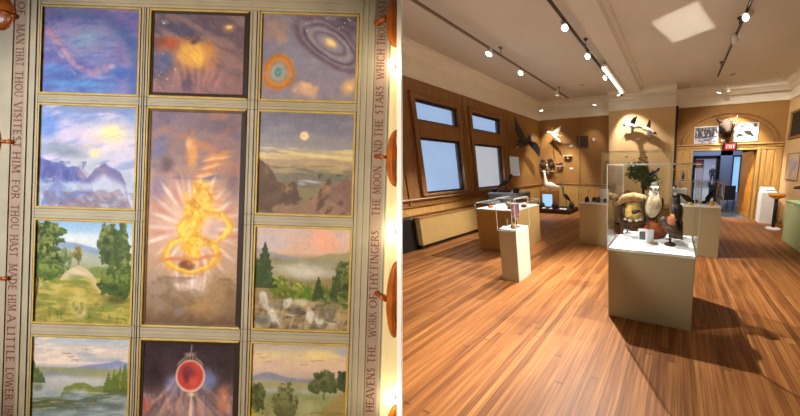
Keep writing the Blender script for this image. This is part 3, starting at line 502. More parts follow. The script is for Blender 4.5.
def radiance(A):
    A.grad([(0, (122, 102, 112)), (.2, (138, 108, 104)), (.36, (176, 142, 126)), (.6, (188, 152, 134)), (.8, (168, 142, 116)), (.92, (132, 108, 82)), (1, (104, 80, 60))])
    A.streaks(3, 1, 1.6, (104, 90, 112), .7, .45, .65, 0, A.y < .32); A.blob(.06, .16, .16, .1, (92, 100, 140), .8); A.blob(.18, .25, .1, .05, (96, 76, 74), .9); A.blob(.1, .36, .14, .09, (130, 112, 134), .8); A.blob(.93, .32, .12, .12, (112, 90, 100), .7); A.blob(.75, .06, .3, .05, (104, 88, 100), .7); A.streaks(4, 1, 2, (172, 112, 84), .5, .5, .7, -20, A.y < .3)
    A.blob(.47, .19, .085, .1, (214, 146, 78), .9, 4, .8, 1, .4); A.blob(.43, .15, .05, .04, (222, 172, 110), .8); A.blob(.6, .16, .14, .03, (186, 124, 86), .7, 20)
    for k in range(6): A.blob(.76-.03*k, .195+.02*k, .22-.01*k, .013, (228, 174, 108) if k % 2 else (196, 128, 80), .85, -14)
    for k in range(44):   # pale rays about the centre
        a = 2*PI*k/44; L = .37+.05*math.sin(k*2.3); A.blob(.5+L*math.cos(a), .55+L*.50*math.sin(a), .2, .014, ((236, 220, 212), (184, 112, 100), (222, 188, 178), (200, 150, 136))[k % 4], .62, math.degrees(math.atan2(math.sin(a)*.50*A.asp, math.cos(a))), .8, 0)
    A.blob(.51, .55, .42, .2, (228, 196, 176), .55, 0, .8, 1, .3); A.blob(.52, .5, .26, .14, (222, 186, 146), .5, 0, .9, 1, .4); A.blob(.5, .82, .3, .07, (214, 194, 190), .7)
    for k in range(7): A.blob(.27+.075*k, .79, .022, .07, (236, 218, 210) if k % 2 else (200, 150, 138), .6, (k-3)*3)
    A.blob(.56, .37, .13, .06, (222, 168, 58), .9, -24, .8, 1, .7); A.blob(.48, .45, .11, .07, (222, 164, 48), .95, 20, .7, 1, .7); A.blob(.51, .56, .10, .085, (206, 148, 44), .95, 10, .7, 1, .6); A.blob(.47, .64, .13, .05, (214, 158, 44), .9, 0, .7, 1, .6)
    for k in range(26):
        t = k/25; A.blob(.56+.07*math.sin(t*7.5)-.10*t*t, .35+.34*t, .085+.04*math.sin(t*PI), .04, ((222, 168, 56), (236, 190, 84), (206, 148, 50))[k % 3], .75, -35+60*math.sin(t*6), .7, 1, .7)
    for cx, cy, rx, ry, ro, w in ((.63, .55, .28, .072, -6, .14), (.49, .675, .29, .082, -4, .15)):
        A.ring(cx, cy, rx, ry, w, (222, 168, 46), .85, ro); A.ring(cx, cy, rx*.93, ry*.93, .06, (244, 206, 92), .7, ro); A.ring(cx, cy, rx*1.09, ry*1.1, .045, (180, 124, 60), .3, ro)
    for k in range(9): A.blob(.62+.02*k, .345+.019*k, .15, .011, ((236, 190, 90), (212, 150, 62), (230, 176, 100))[k % 3], .75, -24+3*k, .8, 1, .4)
    for k in range(6): A.blob(.40+.012*k, .40+.035*k, .05, .03, ((230, 182, 80), (208, 148, 60))[k % 2], .7, 30, .8, 1, .6)
    dr = (((A.x-.52)/.4)**2+((A.y-.53)/.21)**2 < 1)*ss(110, 140, A.c[..., 0]-A.c[..., 2])
    A.streaks(9, 2.4, 1, (240, 206, 96), .7, .52, .66, 38, dr); A.streaks(9, 2.4, 1, (168, 110, 44), .5, .54, .68, -32, dr); A.blob(.72, .55, .08, .035, (176, 150, 160), .6)
    A.blob(.3, .70, .26, .014, (190, 124, 80), .95, -5); A.blob(.66, .685, .24, .013, (194, 128, 82), .95, -12); A.blob(.48, .695, .1, .022, (200, 140, 80), .8); A.blob(.45, .725, .11, .028, (120, 72, 40), .95, 0, .6, 1, .6); A.blob(.47, .718, .03, .015, (186, 120, 80), .8)
    A.blob(.82, .85, .26, .1, (150, 118, 84), .85, 0, .9, 1, .7); A.blob(.12, .86, .18, .13, (142, 122, 110), .8, 0, .9, 1, .7); A.blob(.64, .92, .26, .06, (168, 130, 86), .8, 0, .9, 1, .8); A.blob(.36, .94, .1, .04, (132, 122, 122), .6); A.streaks(5, 1, 1.4, (110, 86, 62), .5, .52, .7, 20, A.y > .78)
# ------------------------------------------------------------------ the panelled ceiling piece, leaning back, parallel to the picture plane
D = 1.4; SCL = D/233.74; THP = math.radians(1.8)
Rp = CAMR @ Matrix(((math.cos(THP), math.sin(THP), 0), (-math.sin(THP), math.cos(THP), 0), (0, 0, 1)))
PM = Matrix.Translation(CAMP + CAMR @ Vector((0, 0, -D))) @ Rp.to_4x4()
def loc(u, v, t=0):   # u right, v down in the panel's own grid, t metres behind the front face
    k = SCL*(1+t/D); return Vector(((u-399.95)*k, -(v+10.97)*k, -t))
def place(o, u, v, t=0): o.matrix_world = PM @ Matrix.Translation(loc(u, v, t)); return o
root = struct(empty('ceiling_panelled', (0, 0, 0))); root.matrix_world = PM
def slab(mb, u0, v0, u1, v1, t0, t1, mi=0):   # t0 front, t1 back
    a = [loc(u0, v0, t0), loc(u1, v0, t0), loc(u1, v1, t0), loc(u0, v1, t0)]; z = t0-t1
    mb.loft([[p for p in a], [p+Vector((0, 0, z)) for p in a]], mi, True, False); return mb
def strip(mb, prof, w0, w1, vert=True, mi=0):   # moulding: profile of (position, t) run along the other axis
    q = [prof[0][0:1]+(.03,)]+list(prof)+[(prof[-1][0], .03)]
    r = [[(loc(p, w, t) if vert else loc(w, p, t)) for p, t in q] for w in (w0, w1)]
    mb.loft(r, mi, True, False); return mb
VT, VB = -240, 222
slab(MB(), -250, VT, 184, VB, .022, .034).build('backing_board', P['shade'], root)
COLS = [(-163, -67), (-54, 41.5), (57, 151)]; ROWS = [(-196, -111.7), (-98, 2.5), (17.5, 118), (134, 219)]
beam = lambda a, b: [(a, .010), (a+.8, .002), (a+2.4, .002), (a+2.8, .0045), (a+3.4, .0045), (a+3.8, .0), (b-3.8, .0), (b-3.4, .0045), (b-2.8, .0045), (b-2.4, .002), (b-.8, .002), (b, .010)]
for a, b in ((-64.6, -56.4), (44, 54.6)): strip(MB(), beam(a, b), -199, VB).build('vertical_beam', P['cream'], root)
for i, (a, b) in enumerate(((-109.3, -100.4), (4.9, 15.1), (120.4, 131.6))):
    for (c0, c1) in ((-165.4, -64.6), (-56.4, 44), (54.6, 153.4)):
        if i == 1 and c0 == -56.4: continue
        strip(MB(), beam(a, b), c0, c1, False).build('cross_beam', P['cream'], root)
strip(MB(), beam(219.6, 222), -165.4, 153.4, False).build('cross_beam', P['cream'], root)
j = MB()   # thin lines where the beams meet
for v in (-109.6, -100, 4.6, 15.4, 120, 132):
    for a, b in ((-64.6, -56.4), (44, 54.6)): slab(j, a, v-.35, b, v+.35, -.0004, .002)
j.build('joint_line', P['shade'], root)
top = [(-240, .004), (-213, .004), (-212.5, .0), (-209, .0), (-208.5, .004), (-206, .004), (-205.5, .001), (-202.5, .001), (-202, .005), (-199.4, .005), (-198.6, .010)]
strip(MB(), top, -169, 157, False).build('top_moulding', P['cream'], root)
sideR = [(153.4, .010), (154.2, .003), (156.6, .003), (157, .006), (158.6, .006), (159, .001), (162.6, .001), (163, .0045), (166.4, .003), (166.9, .0), (169.4, .0), (169.6, .006)]
strip(MB(), sideR, VT, VB).build('side_moulding', P['cream'], root)
sideL = [(-179.3, .006), (-179, .0), (-176.6, .0), (-176, .0035), (-173, .004), (-172.6, .001), (-169.4, .001), (-169, .006), (-168, .006), (-167.6, .003), (-165.8, .003), (-165.4, .010)]
strip(MB(), sideL, VT, VB).build('side_moulding', P['cream'], root)
strip(MB(), [(182, .006), (182.2, .001), (184.4, .001), (184.8, .004), (186, .004)], VT, VB).build('outer_moulding', P['cream'], root)
strip(MB(), [(186, .006), (186.2, .004), (191, .004)], VT, VB).build('outer_moulding', P['glow'], root)  # paler cream carries the bulb glow in its colour
strip(MB(), [(-250, .006), (-200, .006), (-199.6, .003), (-196, .003), (-195.6, .001), (-192.4, .001), (-191, .006)], VT, VB).build('outer_moulding', P['cream'], root)
# cream border, bulb glow put into its colour, to the white edge board (slanted outer edge: the picture's edge is plumb)
eb = struct(empty('trim_50', (0, 0, 0))); eb.matrix_world = PM
def plumb(u0, u1, t0, t1, m, nm, par):   # a board whose long edges run u = base + .0314*(v+214)
    mb = MB(); r = []
    for v in (VT, VB):
        s = .0314*(v+214); a = [loc(u0(s), v, t0), loc(u1(s), v, t0)]; z = Vector((0, 0, t0-t1)); r.append([a[0], a[1], a[1]+z, a[0]+z])
    mb.loft(r, 0, True, False); return mb.build(nm, m, par)
plumb(lambda s: 190.6, lambda s: 190.4+s, .005, .012, P['glow'], 'outer_border', root)
plumb(lambda s: 190.3+s, lambda s: 194.6+s, -.004, .006, P['white'], 'edge_board', eb)
ART = {}
NAMES = [
 [(nebula_blue, 'blue violet ceiling painting of a swirling nebula, top left of the panelled ceiling', 0), (orion, 'dusky ceiling painting of a glowing orange nebula, above the tall golden panel', 1), (galaxies, 'ceiling painting of a tilted spiral galaxy and an orange ring nebula', 0)],
 [(misty_cliffs, 'ceiling painting of blue cliffs in mist under a hazy yellow sun', 0), (radiance, 'tall central ceiling painting of looping golden drapery in pale rays', 1), (moonrise, 'ceiling painting of a full moon over a rocky brown valley', 0)],
 [(meadow, 'ceiling painting of a sunlit meadow path between green trees', 0), None, (waterfall, 'ceiling painting of a waterfall below a lake at pink sunset', 0)],
 [(lake, 'ceiling painting of a blue lake with a wooded islet, bottom left of the panelled ceiling', 0), (comet, 'dark ceiling painting of a red globe trailing a pale streak', 1), (valley, 'ceiling painting of a hazy green valley with spreading trees, bottom right of the panelled ceiling', 0)]]
for r in range(4):
    for c in range(3):
        if NAMES[r][c] is None: continue
        fn, lab, deep = NAMES[r][c]
        u0, u1 = COLS[c]; v0, v1 = ROWS[r]
        if r == 1 and c == 1: v1 = ROWS[2][1]
        e = empty('ceiling_painting', (0, 0, 0), lab, 'painting', 'painted panels of the ceiling'); uc, vc = (u0+u1)/2, (v0+v1)/2; place(e, uc, vc, 0)
        O = loc(uc, vc, 0); fw = 2.4
        g = MB()   # frame ring: outer edge at the beams, inner edge at the canvas
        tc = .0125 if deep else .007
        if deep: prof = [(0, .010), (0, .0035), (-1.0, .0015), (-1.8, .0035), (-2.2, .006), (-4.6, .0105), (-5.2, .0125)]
        else: prof = [(0, .010), (0, .003), (-.7, .0), (-1.4, .0), (-2.0, .0035), (-2.4, .0072)]
        ring = []
        for q, t in prof:
            w = fw+q; ring.append([loc(*p, t)-O for p in ((u0-w, v0-w), (u1+w, v0-w), (u1+w, v1+w), (u0-w, v1+w))])
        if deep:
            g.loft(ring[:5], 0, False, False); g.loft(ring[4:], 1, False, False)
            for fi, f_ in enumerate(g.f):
                if fi % 4 == 1: g.m[fi] = 2  # right faces darkened: recess shade put into the frame colour
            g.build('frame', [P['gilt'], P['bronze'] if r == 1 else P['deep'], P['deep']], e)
            w = fw-5.2; x0, x1, y0, y1 = u0-w, u1+w, v0-w, v1+w
        else:
            g.loft(ring, 0, False, False); g.build('frame', P['gilt'], e); x0, x1, y0, y1 = u0, u1, v0, v1
        full = (y1-y0) if r < 3 else 100   # the bottom row runs on below the photo's edge
        nn = 150; mm = int(nn*(y1-y0)/(x1-x0)); A = Art(nn, mm, full/(x1-x0))
        if r == 3: A.y = A.y*(y1-y0)/full; A.wy = A.wy*(y1-y0)/full
        fn(A); A.grain(6)
        lin = np.where(A.c/255 <= .04045, A.c/255/12.92, ((A.c/255+.055)/1.055)**2.4)
        P0 = loc(x0, y0, tc)-O; P1 = loc(x1, y1, tc)-O
        gx, gy = np.meshgrid(np.linspace(P0.x, P1.x, nn), np.linspace(P0.y, P1.y, mm))
        vs = np.stack([gx, gy, np.full_like(gx, P0.z)], -1).reshape(-1, 3)
        k = np.arange(mm*nn).reshape(mm, nn); fs = np.stack([k[:-1, :-1], k[1:, :-1], k[1:, 1:], k[:-1, 1:]], -1).reshape(-1, 4)
        me = bpy.data.meshes.new('canvas'); me.from_pydata(vs.tolist(), [], fs.tolist())
        at = me.color_attributes.new('paint', 'FLOAT_COLOR', 'POINT'); at.data.foreach_set('color', np.concatenate([lin.reshape(-1, 3), np.ones((mm*nn, 1))], 1).astype(np.float32).ravel())
        if 'oil_paint' not in ART: ART['oil_paint'] = attrmat('oil_paint')
        me.materials.append(ART['oil_paint']); me.update()
        o = bpy.data.objects.new('canvas', me); COL.objects.link(o); o.parent = e
# ---- roman capitals drawn as strokes with serifs (unit height 1)
LET = {'A': (.8, ['0,0 .38,1 t', '.38,1 .8,0 T', '.16,.35 .62,.35 t']), 'C': (.8, ['.75,.85 .5,1 t', '.5,1 .2,.9 t', '.2,.9 .05,.5 T', '.05,.5 .2,.1 T', '.2,.1 .5,0 t', '.5,0 .78,.16 t']), 'D': (.8, ['.12,0 .12,1 T', '.12,1 .5,.97 t', '.5,.97 .76,.5 T', '.76,.5 .5,.03 T', '.5,.03 .12,0 t']),
 'E': (.62, ['.12,0 .12,1 T', '.12,.98 .6,.98 t', '.12,.52 .5,.52 t', '.12,.02 .62,.02 t']), 'F': (.58, ['.12,0 .12,1 T', '.12,.98 .58,.98 t', '.12,.5 .48,.5 t']), 'G': (.82, ['.76,.85 .5,1 t', '.5,1 .2,.9 t', '.2,.9 .05,.5 T', '.05,.5 .2,.1 T', '.2,.1 .5,0 t', '.5,0 .76,.1 t', '.76,.1 .76,.42 T']), 'H': (.82, ['.12,0 .12,1 T', '.7,0 .7,1 T', '.12,.52 .7,.52 t']),
 'I': (.3, ['.15,0 .15,1 T']), 'K': (.78, ['.12,0 .12,1 T', '.12,.45 .66,1 t', '.3,.6 .76,0 T']), 'L': (.6, ['.12,0 .12,1 T', '.12,.02 .6,.02 t']), 'M': (.98, ['.1,0 .16,1 t', '.16,1 .48,.1 T', '.48,.1 .82,1 t', '.82,1 .88,0 T']), 'N': (.84, ['.12,0 .12,1 t', '.12,1 .72,0 T', '.72,0 .72,1 t']),
 'O': (.86, ['.43,1 .12,.8 t', '.12,.8 .06,.5 T', '.06,.5 .12,.2 T', '.12,.2 .43,0 t', '.43,0 .74,.2 t', '.74,.2 .8,.5 T', '.8,.5 .74,.8 T', '.74,.8 .43,1 t']), 'R': (.74, ['.12,0 .12,1 T', '.12,.98 .5,.95 t', '.5,.95 .6,.75 T', '.6,.75 .46,.52 t', '.46,.52 .12,.5 t', '.36,.5 .74,0 T']), 'S': (.58, ['.52,.86 .3,1 t', '.3,1 .08,.78 T', '.08,.78 .5,.3 T', '.5,.3 .3,0 t', '.3,0 .04,.14 t']),
 'T': (.72, ['.36,0 .36,1 T', '.02,.98 .7,.98 t']), 'U': (.82, ['.12,1 .12,.25 T', '.12,.25 .4,0 t', '.4,0 .7,.25 t', '.7,.25 .7,1 t']), 'V': (.78, ['.04,1 .4,0 T', '.4,0 .74,1 t']), 'W': (1.1, ['.04,1 .3,0 T', '.3,0 .55,.9 t', '.55,.9 .8,0 T', '.8,0 1.06,1 t']), 'Y': (.74, ['.02,1 .36,.48 T', '.36,.48 .7,1 t', '.36,0 .36,.48 T']), 'X': (.74, ['.04,1 .7,0 T', '.06,0 .68,1 t']), '.': (.2, ['.06,.04 .14,.04 T']), ',': (.2, ['.12,.1 .05,-.12 t'])}
def strokes(word):
    """-> list of quads in unit letters, and total width"""
    x = 0; out = []
    for ch in word:
        w, st = LET[ch]
        for s_ in st:
            a, b, k = s_.split(); a = np.array([float(i) for i in a.split(',')]); b = np.array([float(i) for i in b.split(',')]); h = (.085 if k == 'T' else .045); d = (b-a)/np.linalg.norm(b-a); nn = np.array([-d[1], d[0]])*h
            q = [a+nn, a-nn, b-nn, b+nn]; out.append([(p[0]+x, p[1]) for p in q])
            if abs(d[1]) > .8:
                for e_ in (a, b):
                    if e_[1] in (0, 1): yy = .02 if e_[1] == 0 else .98; out.append([(e_[0]-.15+x, yy-.03), (e_[0]+.15+x, yy-.03), (e_[0]+.15+x, yy+.03), (e_[0]-.15+x, yy+.03)])
        x += w+.14
    return out, x-.14
def inscription(ub0, ub1, words, down, label):
    band = empty('inscription_band', (0, 0, 0), label, 'inscription'); place(band, (ub0+ub1)/2, 0, .004); O = loc((ub0+ub1)/2, 0, .004)
    rr = []
    mb = MB(); a = [loc(ub0, VT, .004)-O, loc(ub1, VT, .004)-O, loc(ub1, VB, .004)-O, loc(ub0, VB, .004)-O]; mb.loft([a, [p-Vector((0, 0, .02)) for p in a]], 0, True, False); mb.build('painted_band', P['band'], band)
    um = (ub0+ub1)/2; H = 7.6
    for w, va, vb in words:
        qs, W_ = strokes(w); L = abs(vb-va); lt = MB()
        for q in qs:
            pts = []
            for X, Y in q:
                s = X/W_*L
                if down: u, v = um-H/2+Y*H, va+s
                else: u, v = um+H/2-Y*H, vb-s
                pts.append(loc(u, v, .0034)-O)
            lt.loft([pts, [p-Vector((0, 0, .001)) for p in pts]], 0, True, False)
        lt.build('painted_word', P['letter'], band)
    return band
s_ = -202.4
inscription(-191, -179.3, [(w, a+s_, b+s_) for w, a, b in (('OF', 2, 15), ('MAN', 24, 44), ('THAT', 47, 66), ('THOU', 71, 97), ('VISITEST', 102, 148), ('HIM', 152, 173), ('FOR', 180, 199), ('THOU', 205, 230), ('HAST', 235, 257), ('MADE', 264, 290), ('HIM', 295, 311), ('A', 315, 322), ('LITTLE', 327, 362), ('LOWER', 368, 400), ('THAN', 405, 422))], True, 'taupe painted inscription band reading down the left edge of the panelled ceiling')
s_ = -213.5
inscription(169.6, 182, [(w, a+s_, b+s_) for w, a, b in (('HEAVENS', 368, 412), ('THE', 345, 363), ('WORK', 312, 337), ('OF', 294, 308), ('THY', 272, 291), ('FINGERS,', 228, 269), ('THE', 198, 216), ('MOON', 166, 194), ('AND', 140, 159), ('THE', 119, 137), ('STARS', 86, 114), ('WHICH', 49, 79), ('THOU', 24, 45), ('HAST', 0, 20), ('ORDAINED', -25, -4))], False, 'taupe painted inscription band reading up the right edge of the panelled ceiling')
# amber dish lamps on bracket arms along both edges
def dish(u, v, ru, rv, label, full, arm_u, arm_dv):
    e = empty('dish_lamp', (0, 0, 0), label, 'lamp', 'amber dish lamps along the ceiling edges'); place(e, u, v, .004); O = loc(u, v, .004); mb = MB(); rings = []
    for k in range(6):
        f = math.cos(k/5*PI/2*.98); z = .03*math.sin(k/5*PI/2); rings.append([Vector((SCL*ru*f*math.cos(a), SCL*rv*f*math.sin(a), z)) for a in ([2*PI*i/28 for i in range(28)] if full else [PI/2+PI*i/20 for i in range(21)])])
    mb.loft(rings, 0, True, True); mb.build('dish', P['amber'], e)
    rim = [Vector((SCL*ru*math.cos(a), SCL*rv*math.sin(a), .002)) for a in ([2*PI*i/28 for i in range(29)] if full else [PI/2+PI*i/20 for i in range(21)])]
    MB().tubes(rim, .0035, 6).build('dish_rim', P['arm'], e)
    q = [loc(u+s*(1 if full else -1)*ru*.75, v, .004)-O for s in (1,)]; tip = loc(arm_u, v+arm_dv, .004)-O
    MB().tubes([q[0]+Vector((0, 0, .022)), q[0].lerp(tip, .5)+Vector((0, 0, .018)), tip+Vector((0, 0, .010))], .010, 8).ell(tip+Vector((0, 0, .008)), (.014, .014, .01)).build('bracket_arm', P['arm'], e)
    return e
edge = lambda v: 190+.0314*(v+214)
for v, rv, lab, dv in ((-193, 26, 'uppermost amber dish lamp at the right edge of the ceiling', 4), (-56, 28, 'amber dish lamp at the right edge beside the moonlit valley painting', -1), (85, 38, 'amber dish lamp at the right edge beside the waterfall painting', -6), (214, 24, 'lowest amber dish lamp at the right edge of the ceiling', -4)):
    dish(edge(v), v, 9.5, rv, lab, False, edge(v)-19+.0*v, dv)
for v, lab, dv in ((-188, 'uppermost amber dish lamp at the left edge of the ceiling', 3), (-60, 'amber dish lamp at the left edge beside the misty cliffs painting', 0), (76, 'amber dish lamp at the left edge beside the meadow painting', 0)):
    rr = 14 if v < -150 else 7; cu = -204 if v < -150 else -209
    dish(cu, v, rr, 16, lab, True, -189, dv)
for v, lab in ((-148, 'white glowing bulb at the right edge just below the uppermost dish'), (18, 'white glowing bulb at the right edge beside the waterfall panel corner'), (184, 'white glowing bulb at the right edge above the lowest amber dish')):
    e = empty('bulb', (0, 0, 0), lab, 'light bulb', 'glowing bulbs at the ceiling edge'); place(e, edge(v)-2.5, v, .004)
    MB().ell((0, 0, .020), (.017, .022, .016)).build('glass_bulb', P['bulb'], e); MB().lathe([(.012, 0), (.012, .008), (.008, .01)], seg=12).build('socket', P['arm'], e)
    d = bpy.data.lights.new('bulb_light', 'POINT'); d.energy = 1.5; d.color = (1, .84, .56); d.shadow_soft_size = .02; o = bpy.data.objects.new('bulb_light', d); COL.objects.link(o); o.matrix_world = PM @ Matrix.Translation(loc(edge(v)-3, v, .004)+Vector((0, 0, .09)))
# ------------------------------------------------------------------ creatures
def bird(name, p, rz, label, cat, L=.3, pitch=20, mats=('brown', 'tan', 'brown'), neck=(.14, 55), head=.085, bill=(.06, .018, 'beak'), leg=.08, legc='beak', wing='fold', group=None, fat=.17, tail=.34, wingm=None, spread=None, parent=None, roll=0, cap=None):
    """mats: back, breast, head.  local frame looks along +Y, feet at z = 0"""
    mb = MB(); pr = math.radians(pitch); dv = Vector((0, math.cos(pr), math.sin(pr))); up = Vector((0, -math.sin(pr), math.cos(pr)))
    zc = leg+L*fat*.9+L*.22*math.sin(pr); c = Vector((0, 0, zc))
    nk = Vector((0, math.cos(math.radians(neck[1])), math.sin(math.radians(neck[1]))))*neck[0]
    ch = c+dv*L*.30+up*L*.03; hd = ch+nk
    s0 = len(mb.m)
    pts = [(c-dv*L*(.42), .02*L, .02*L), (c-dv*L*.36, fat*L*.45, fat*L*.40), (c-dv*L*.18, fat*L*.9, fat*L*.85), (c-dv*L*.0, fat*L*1.08, fat*L*1.08), (c+dv*L*.16, fat*L*1.02, fat*L*1.02), (c+dv*L*.27, fat*L*.78, fat*L*.8), (ch+nk*.25, max(head*.62, fat*L*.45), max(head*.62, fat*L*.45)), (ch+nk*.65, head*.55, head*.58), (hd, head*.6, head*.62)]
    mb.path(pts, 12, 0)
    nf = 12*(len(pts)-1)
    for i in range(nf):
        ring, jj = divmod(i, 12)
        if jj >= 7 and jj <= 10: mb.m[s0+i] = 1
        if ring >= 6: mb.m[s0+i] = 2
    mb.ell(hd+Vector((0, head*.15, head*.12)), (head*.62, head*.78, head*.62), 10, 7, 2)
    bt = hd+Vector((0, head*.75, head*.08)); mb.path([(bt, bill[1]*1.2, bill[1]*1.3), (bt+Vector((0, bill[0]*.6, -.1*bill[0])), bill[1]*.7, bill[1]*.8), (bt+Vector((0, bill[0], -.35*bill[0])), bill[1]*.12, bill[1]*.12)], 8, 3)
    if cap:
        mb.ell(hd+Vector((0, head*.10, head*.44)), (head*.58, head*.72, head*.42), 10, 7, 4); 
        for sx in (-1, 1): mb.ell(hd+Vector((sx*head*.44, head*.34, head*.05)), (head*.2, head*.34, head*.3), 8, 6, 4)
    for sx in (-1, 1): mb.ell(hd+Vector((sx*head*.50, head*.42, head*.26)), (head*.1,)*3, 6, 5, 5)
    tl = c-dv*L*.36; te = tl-dv*L*tail-up*L*.02
    mb.wing([(tl+Vector((-fat*L*.5, 0, 0)), tl+Vector((fat*L*.5, 0, 0))), (te+Vector((-fat*L*.62, 0, 0)), te+Vector((fat*L*.62, 0, 0)))], .02*L+.004, 0)
    wm = 4 if wingm else 0
    if wing == 'fold':
        for sx in (-1, 1):
            q = c+Vector((sx*fat*L*.95, 0, 0))+up*L*.04
            mb.path([(q+dv*L*.26, .01*L, .03*L), (q+dv*L*.16+Vector((sx*.02*L, 0, 0)), .045*L, .13*L), (q-dv*L*.1, .05*L, .15*L), (q-dv*L*.36-Vector((sx*.3*fat*L, 0, 0)), .03*L, .09*L), (q-dv*L*.62-Vector((sx*.6*fat*L, 0, 0)), .006*L, .015*L)], 8, wm)
    else:
        for sx, sp in zip((-1, 1), spread):   # sp: list of (lateral, forward, up, chord)
            pr_ = []
            for i, (a, f_, u_, cd) in enumerate(sp):
                le = c+dv*L*(.18+f_)+Vector((sx*L*a, 0, 0))+up*L*u_; pr_.append((le, le-dv*L*cd+(Vector((sx*L*.03, 0, 0)) if i % 2 else Vector((0, 0, 0)))))
            mb.wing(pr_, .02*L+.004, wm)
    if leg > 0:
        for sx in (-1, 1):
            a = c+Vector((sx*fat*L*.5, 0, -fat*L*.6)); k = Vector((sx*fat*L*.5, -.01, leg*.55)); ft = Vector((sx*fat*L*.5, .01, .006)); r = max(.006, L*.016)
            mb.path([(a, r*2.6, r*2.6), (k, r*1.2, r*1.2), (ft, r, r)], 6, 3 if legc == 'beak' else 3)
            for an in (-35, 0, 35, 180):
                t_ = Vector((math.sin(math.radians(an)), math.cos(math.radians(an)), 0))*max(.03, L*.09)*(1 if an != 180 else .6); mb.tube(ft, ft+t_, r, r*.5, 6, 3)
    if roll: mb.rot(Matrix.Translation(c) @ Matrix.Rotation(math.radians(roll), 4, 'Y') @ Matrix.Translation(-c))
    o = mb.build(name, [F[mats[0]], F[mats[1]], F[mats[2]], F[bill[2]], F[wingm] if wingm else F[mats[0]], F['eye']], parent)
    o.location = p; o.rotation_euler = (0, 0, math.radians(rz))
    s = o.modifiers.new('smooth', 'SUBSURF'); s.levels = 1; s.render_levels = 1
    return tag(o, label, cat, group)
def rockmesh(r, seed, mb=None, mi=0, c=(0, 0, 0)):
    mb = mb or MB(); rr = random.Random(seed); s0 = len(mb.v); mb.ell((0, 0, 0), (1, 1, 1), 10, 7, mi)
    for i in range(s0, len(mb.v)):
        v = Vector(mb.v[i]); k = 1+.22*math.sin(v.x*5.1+seed)*math.cos(v.y*4.3+seed*2)+.1*(rr.random()-.5)
        mb.v[i] = (c[0]+v.x*r[0]*k, c[1]+v.y*r[1]*k, c[2]+max(-.6, v.z)*r[2]*k+r[2]*.6)
    return mb
def rock(name, p, r, m, label, cat, seed=1, group=None):
    o = rockmesh(r, seed).build(name, m); o.location = p; return tag(o, label, cat, group)
# ------------------------------------------------------------------ display cases
def case(name, x0, y0, x1, y1, zt, zg, label, mped, mside=None, group=None, over=.008, inset=.0, deckm=None, rails=True, kick=False):
    e = empty(name, ((x0+x1)/2, (y0+y1)/2, 0), label, 'display case', group); hx, hy = (x1-x0)/2, (y1-y0)/2
    p = MB().quadbox((-hx, -hy, .05 if kick else 0), (hx, hy, zt-.02)); p.build('pedestal', mped, e, .006)
    if kick: MB().quadbox((-hx+.02, -hy+.02, 0), (hx-.02, hy-.02, .05)).build('kick_plinth', M['black'], e)
    MB().quadbox((-hx+.006, -hy+.006, zt-.02), (hx-.006, hy-.006, zt)).build('deck', deckm or M['deck'], e)
    if zg:
        gx, gy = hx+over, hy+over; t = .006; z0 = zt-.02; g = MB()
        g.quadbox((-gx, -gy, z0), (gx, -gy+t, zg)).quadbox((-gx, gy-t, z0), (gx, gy, zg)).quadbox((-gx, -gy+t, z0), (-gx+t, gy-t, zg)).quadbox((gx-t, -gy+t, z0), (gx, gy-t, zg)).quadbox((-gx, -gy, zg), (gx, gy, zg+t))
        gl = g.build('glass_cover', M['glass'], e)
        if rails:
            ed = MB(); w = .0036
            for sx in (-1, 1):
                for sy in (-1, 1): ed.quadbox((sx*gx-w, sy*gy-w, z0), (sx*gx+w, sy*gy+w, zg+t))
            for sy in (-1, 1): ed.quadbox((-gx, sy*gy-w, zg-w*.2), (gx, sy*gy+w, zg+t+w*.5))
            for sx in (-1, 1): ed.quadbox((sx*gx-w, -gy, zg-w*.2), (sx*gx+w, gy, zg+t+w*.5))
            ed.build('cover_edges', M['edge'], gl)
    return e
def card(p, w, h, rz, tilt, label, mt=None, group='specimen labels', name='label_card'):
    mb = MB().quadbox((-w/2, -.002, 0), (w/2, .002, h)); o = mb.build(name, mt or M['paper']); o.location = p; o.rotation_euler = (math.radians(-tilt), 0, math.radians(rz)); return tag(o, label, 'label', group)
# --- the large case in the middle
ZD = .78
case('display_case', -.645, 2.24, .205, 2.95, ZD, 1.63, 'large beige glass-topped case holding a pale-breasted hawk, nearest the camera', M['ped'], group='pedestal glass cases', kick=False)
hk = empty('rock_perch', (-.235, 2.76, ZD), 'russet rock under the pale-breasted hawk in the large case', 'rock')
rockmesh((.13, .10, .12), 3).build('rock', F['rock'], hk)
bird('hawk', (-.25, 2.74, ZD+.155), 196, 'pale speckled-breasted hawk with a white face standing in the large glass case', 'bird', L=.40, pitch=68, mats=('brown', 'cream', 'white'), neck=(.085, 80), head=.088, bill=(.045, .02, 'beak'), leg=.05, legc='yel', fat=.27, tail=.16, wingm='dark', cap='dark')
lg = empty('log_perch', (.02, 2.84, ZD), 'dark upright log at the back right of the large case', 'log')
MB().path([((0, 0, 0), .085, .08), ((.01, 0, .1), .07, .07), ((.0, 0, .2), .075, .07)], 10).build('trunk', F['bark'], lg)
MB().path([((-.02, -.05, .16), .02, .02), ((-.06, -.09, .2), .055, .03), ((-.05, -.10, .24), .06, .03), ((-.04, -.09, .29), .02, .02)], 10).build('bracket_fungus', F['fung'], lg)['label'] = 'orange bracket fungus on the log'
bird('falcon', (.02, 2.80, ZD+.18), 25, 'dark slate falcon standing upright with its back turned at the right of the large case', 'bird', L=.31, pitch=74, mats=('dark', 'greyf', 'black'), neck=(.07, 80), head=.075, bill=(.03, .014, 'beak'), leg=.03, fat=.16, tail=.40, wingm='dark')
qd = empty('mount_disc', (-.035, 2.52, ZD), 'small grey disc base under the quail in the large case', 'stand')
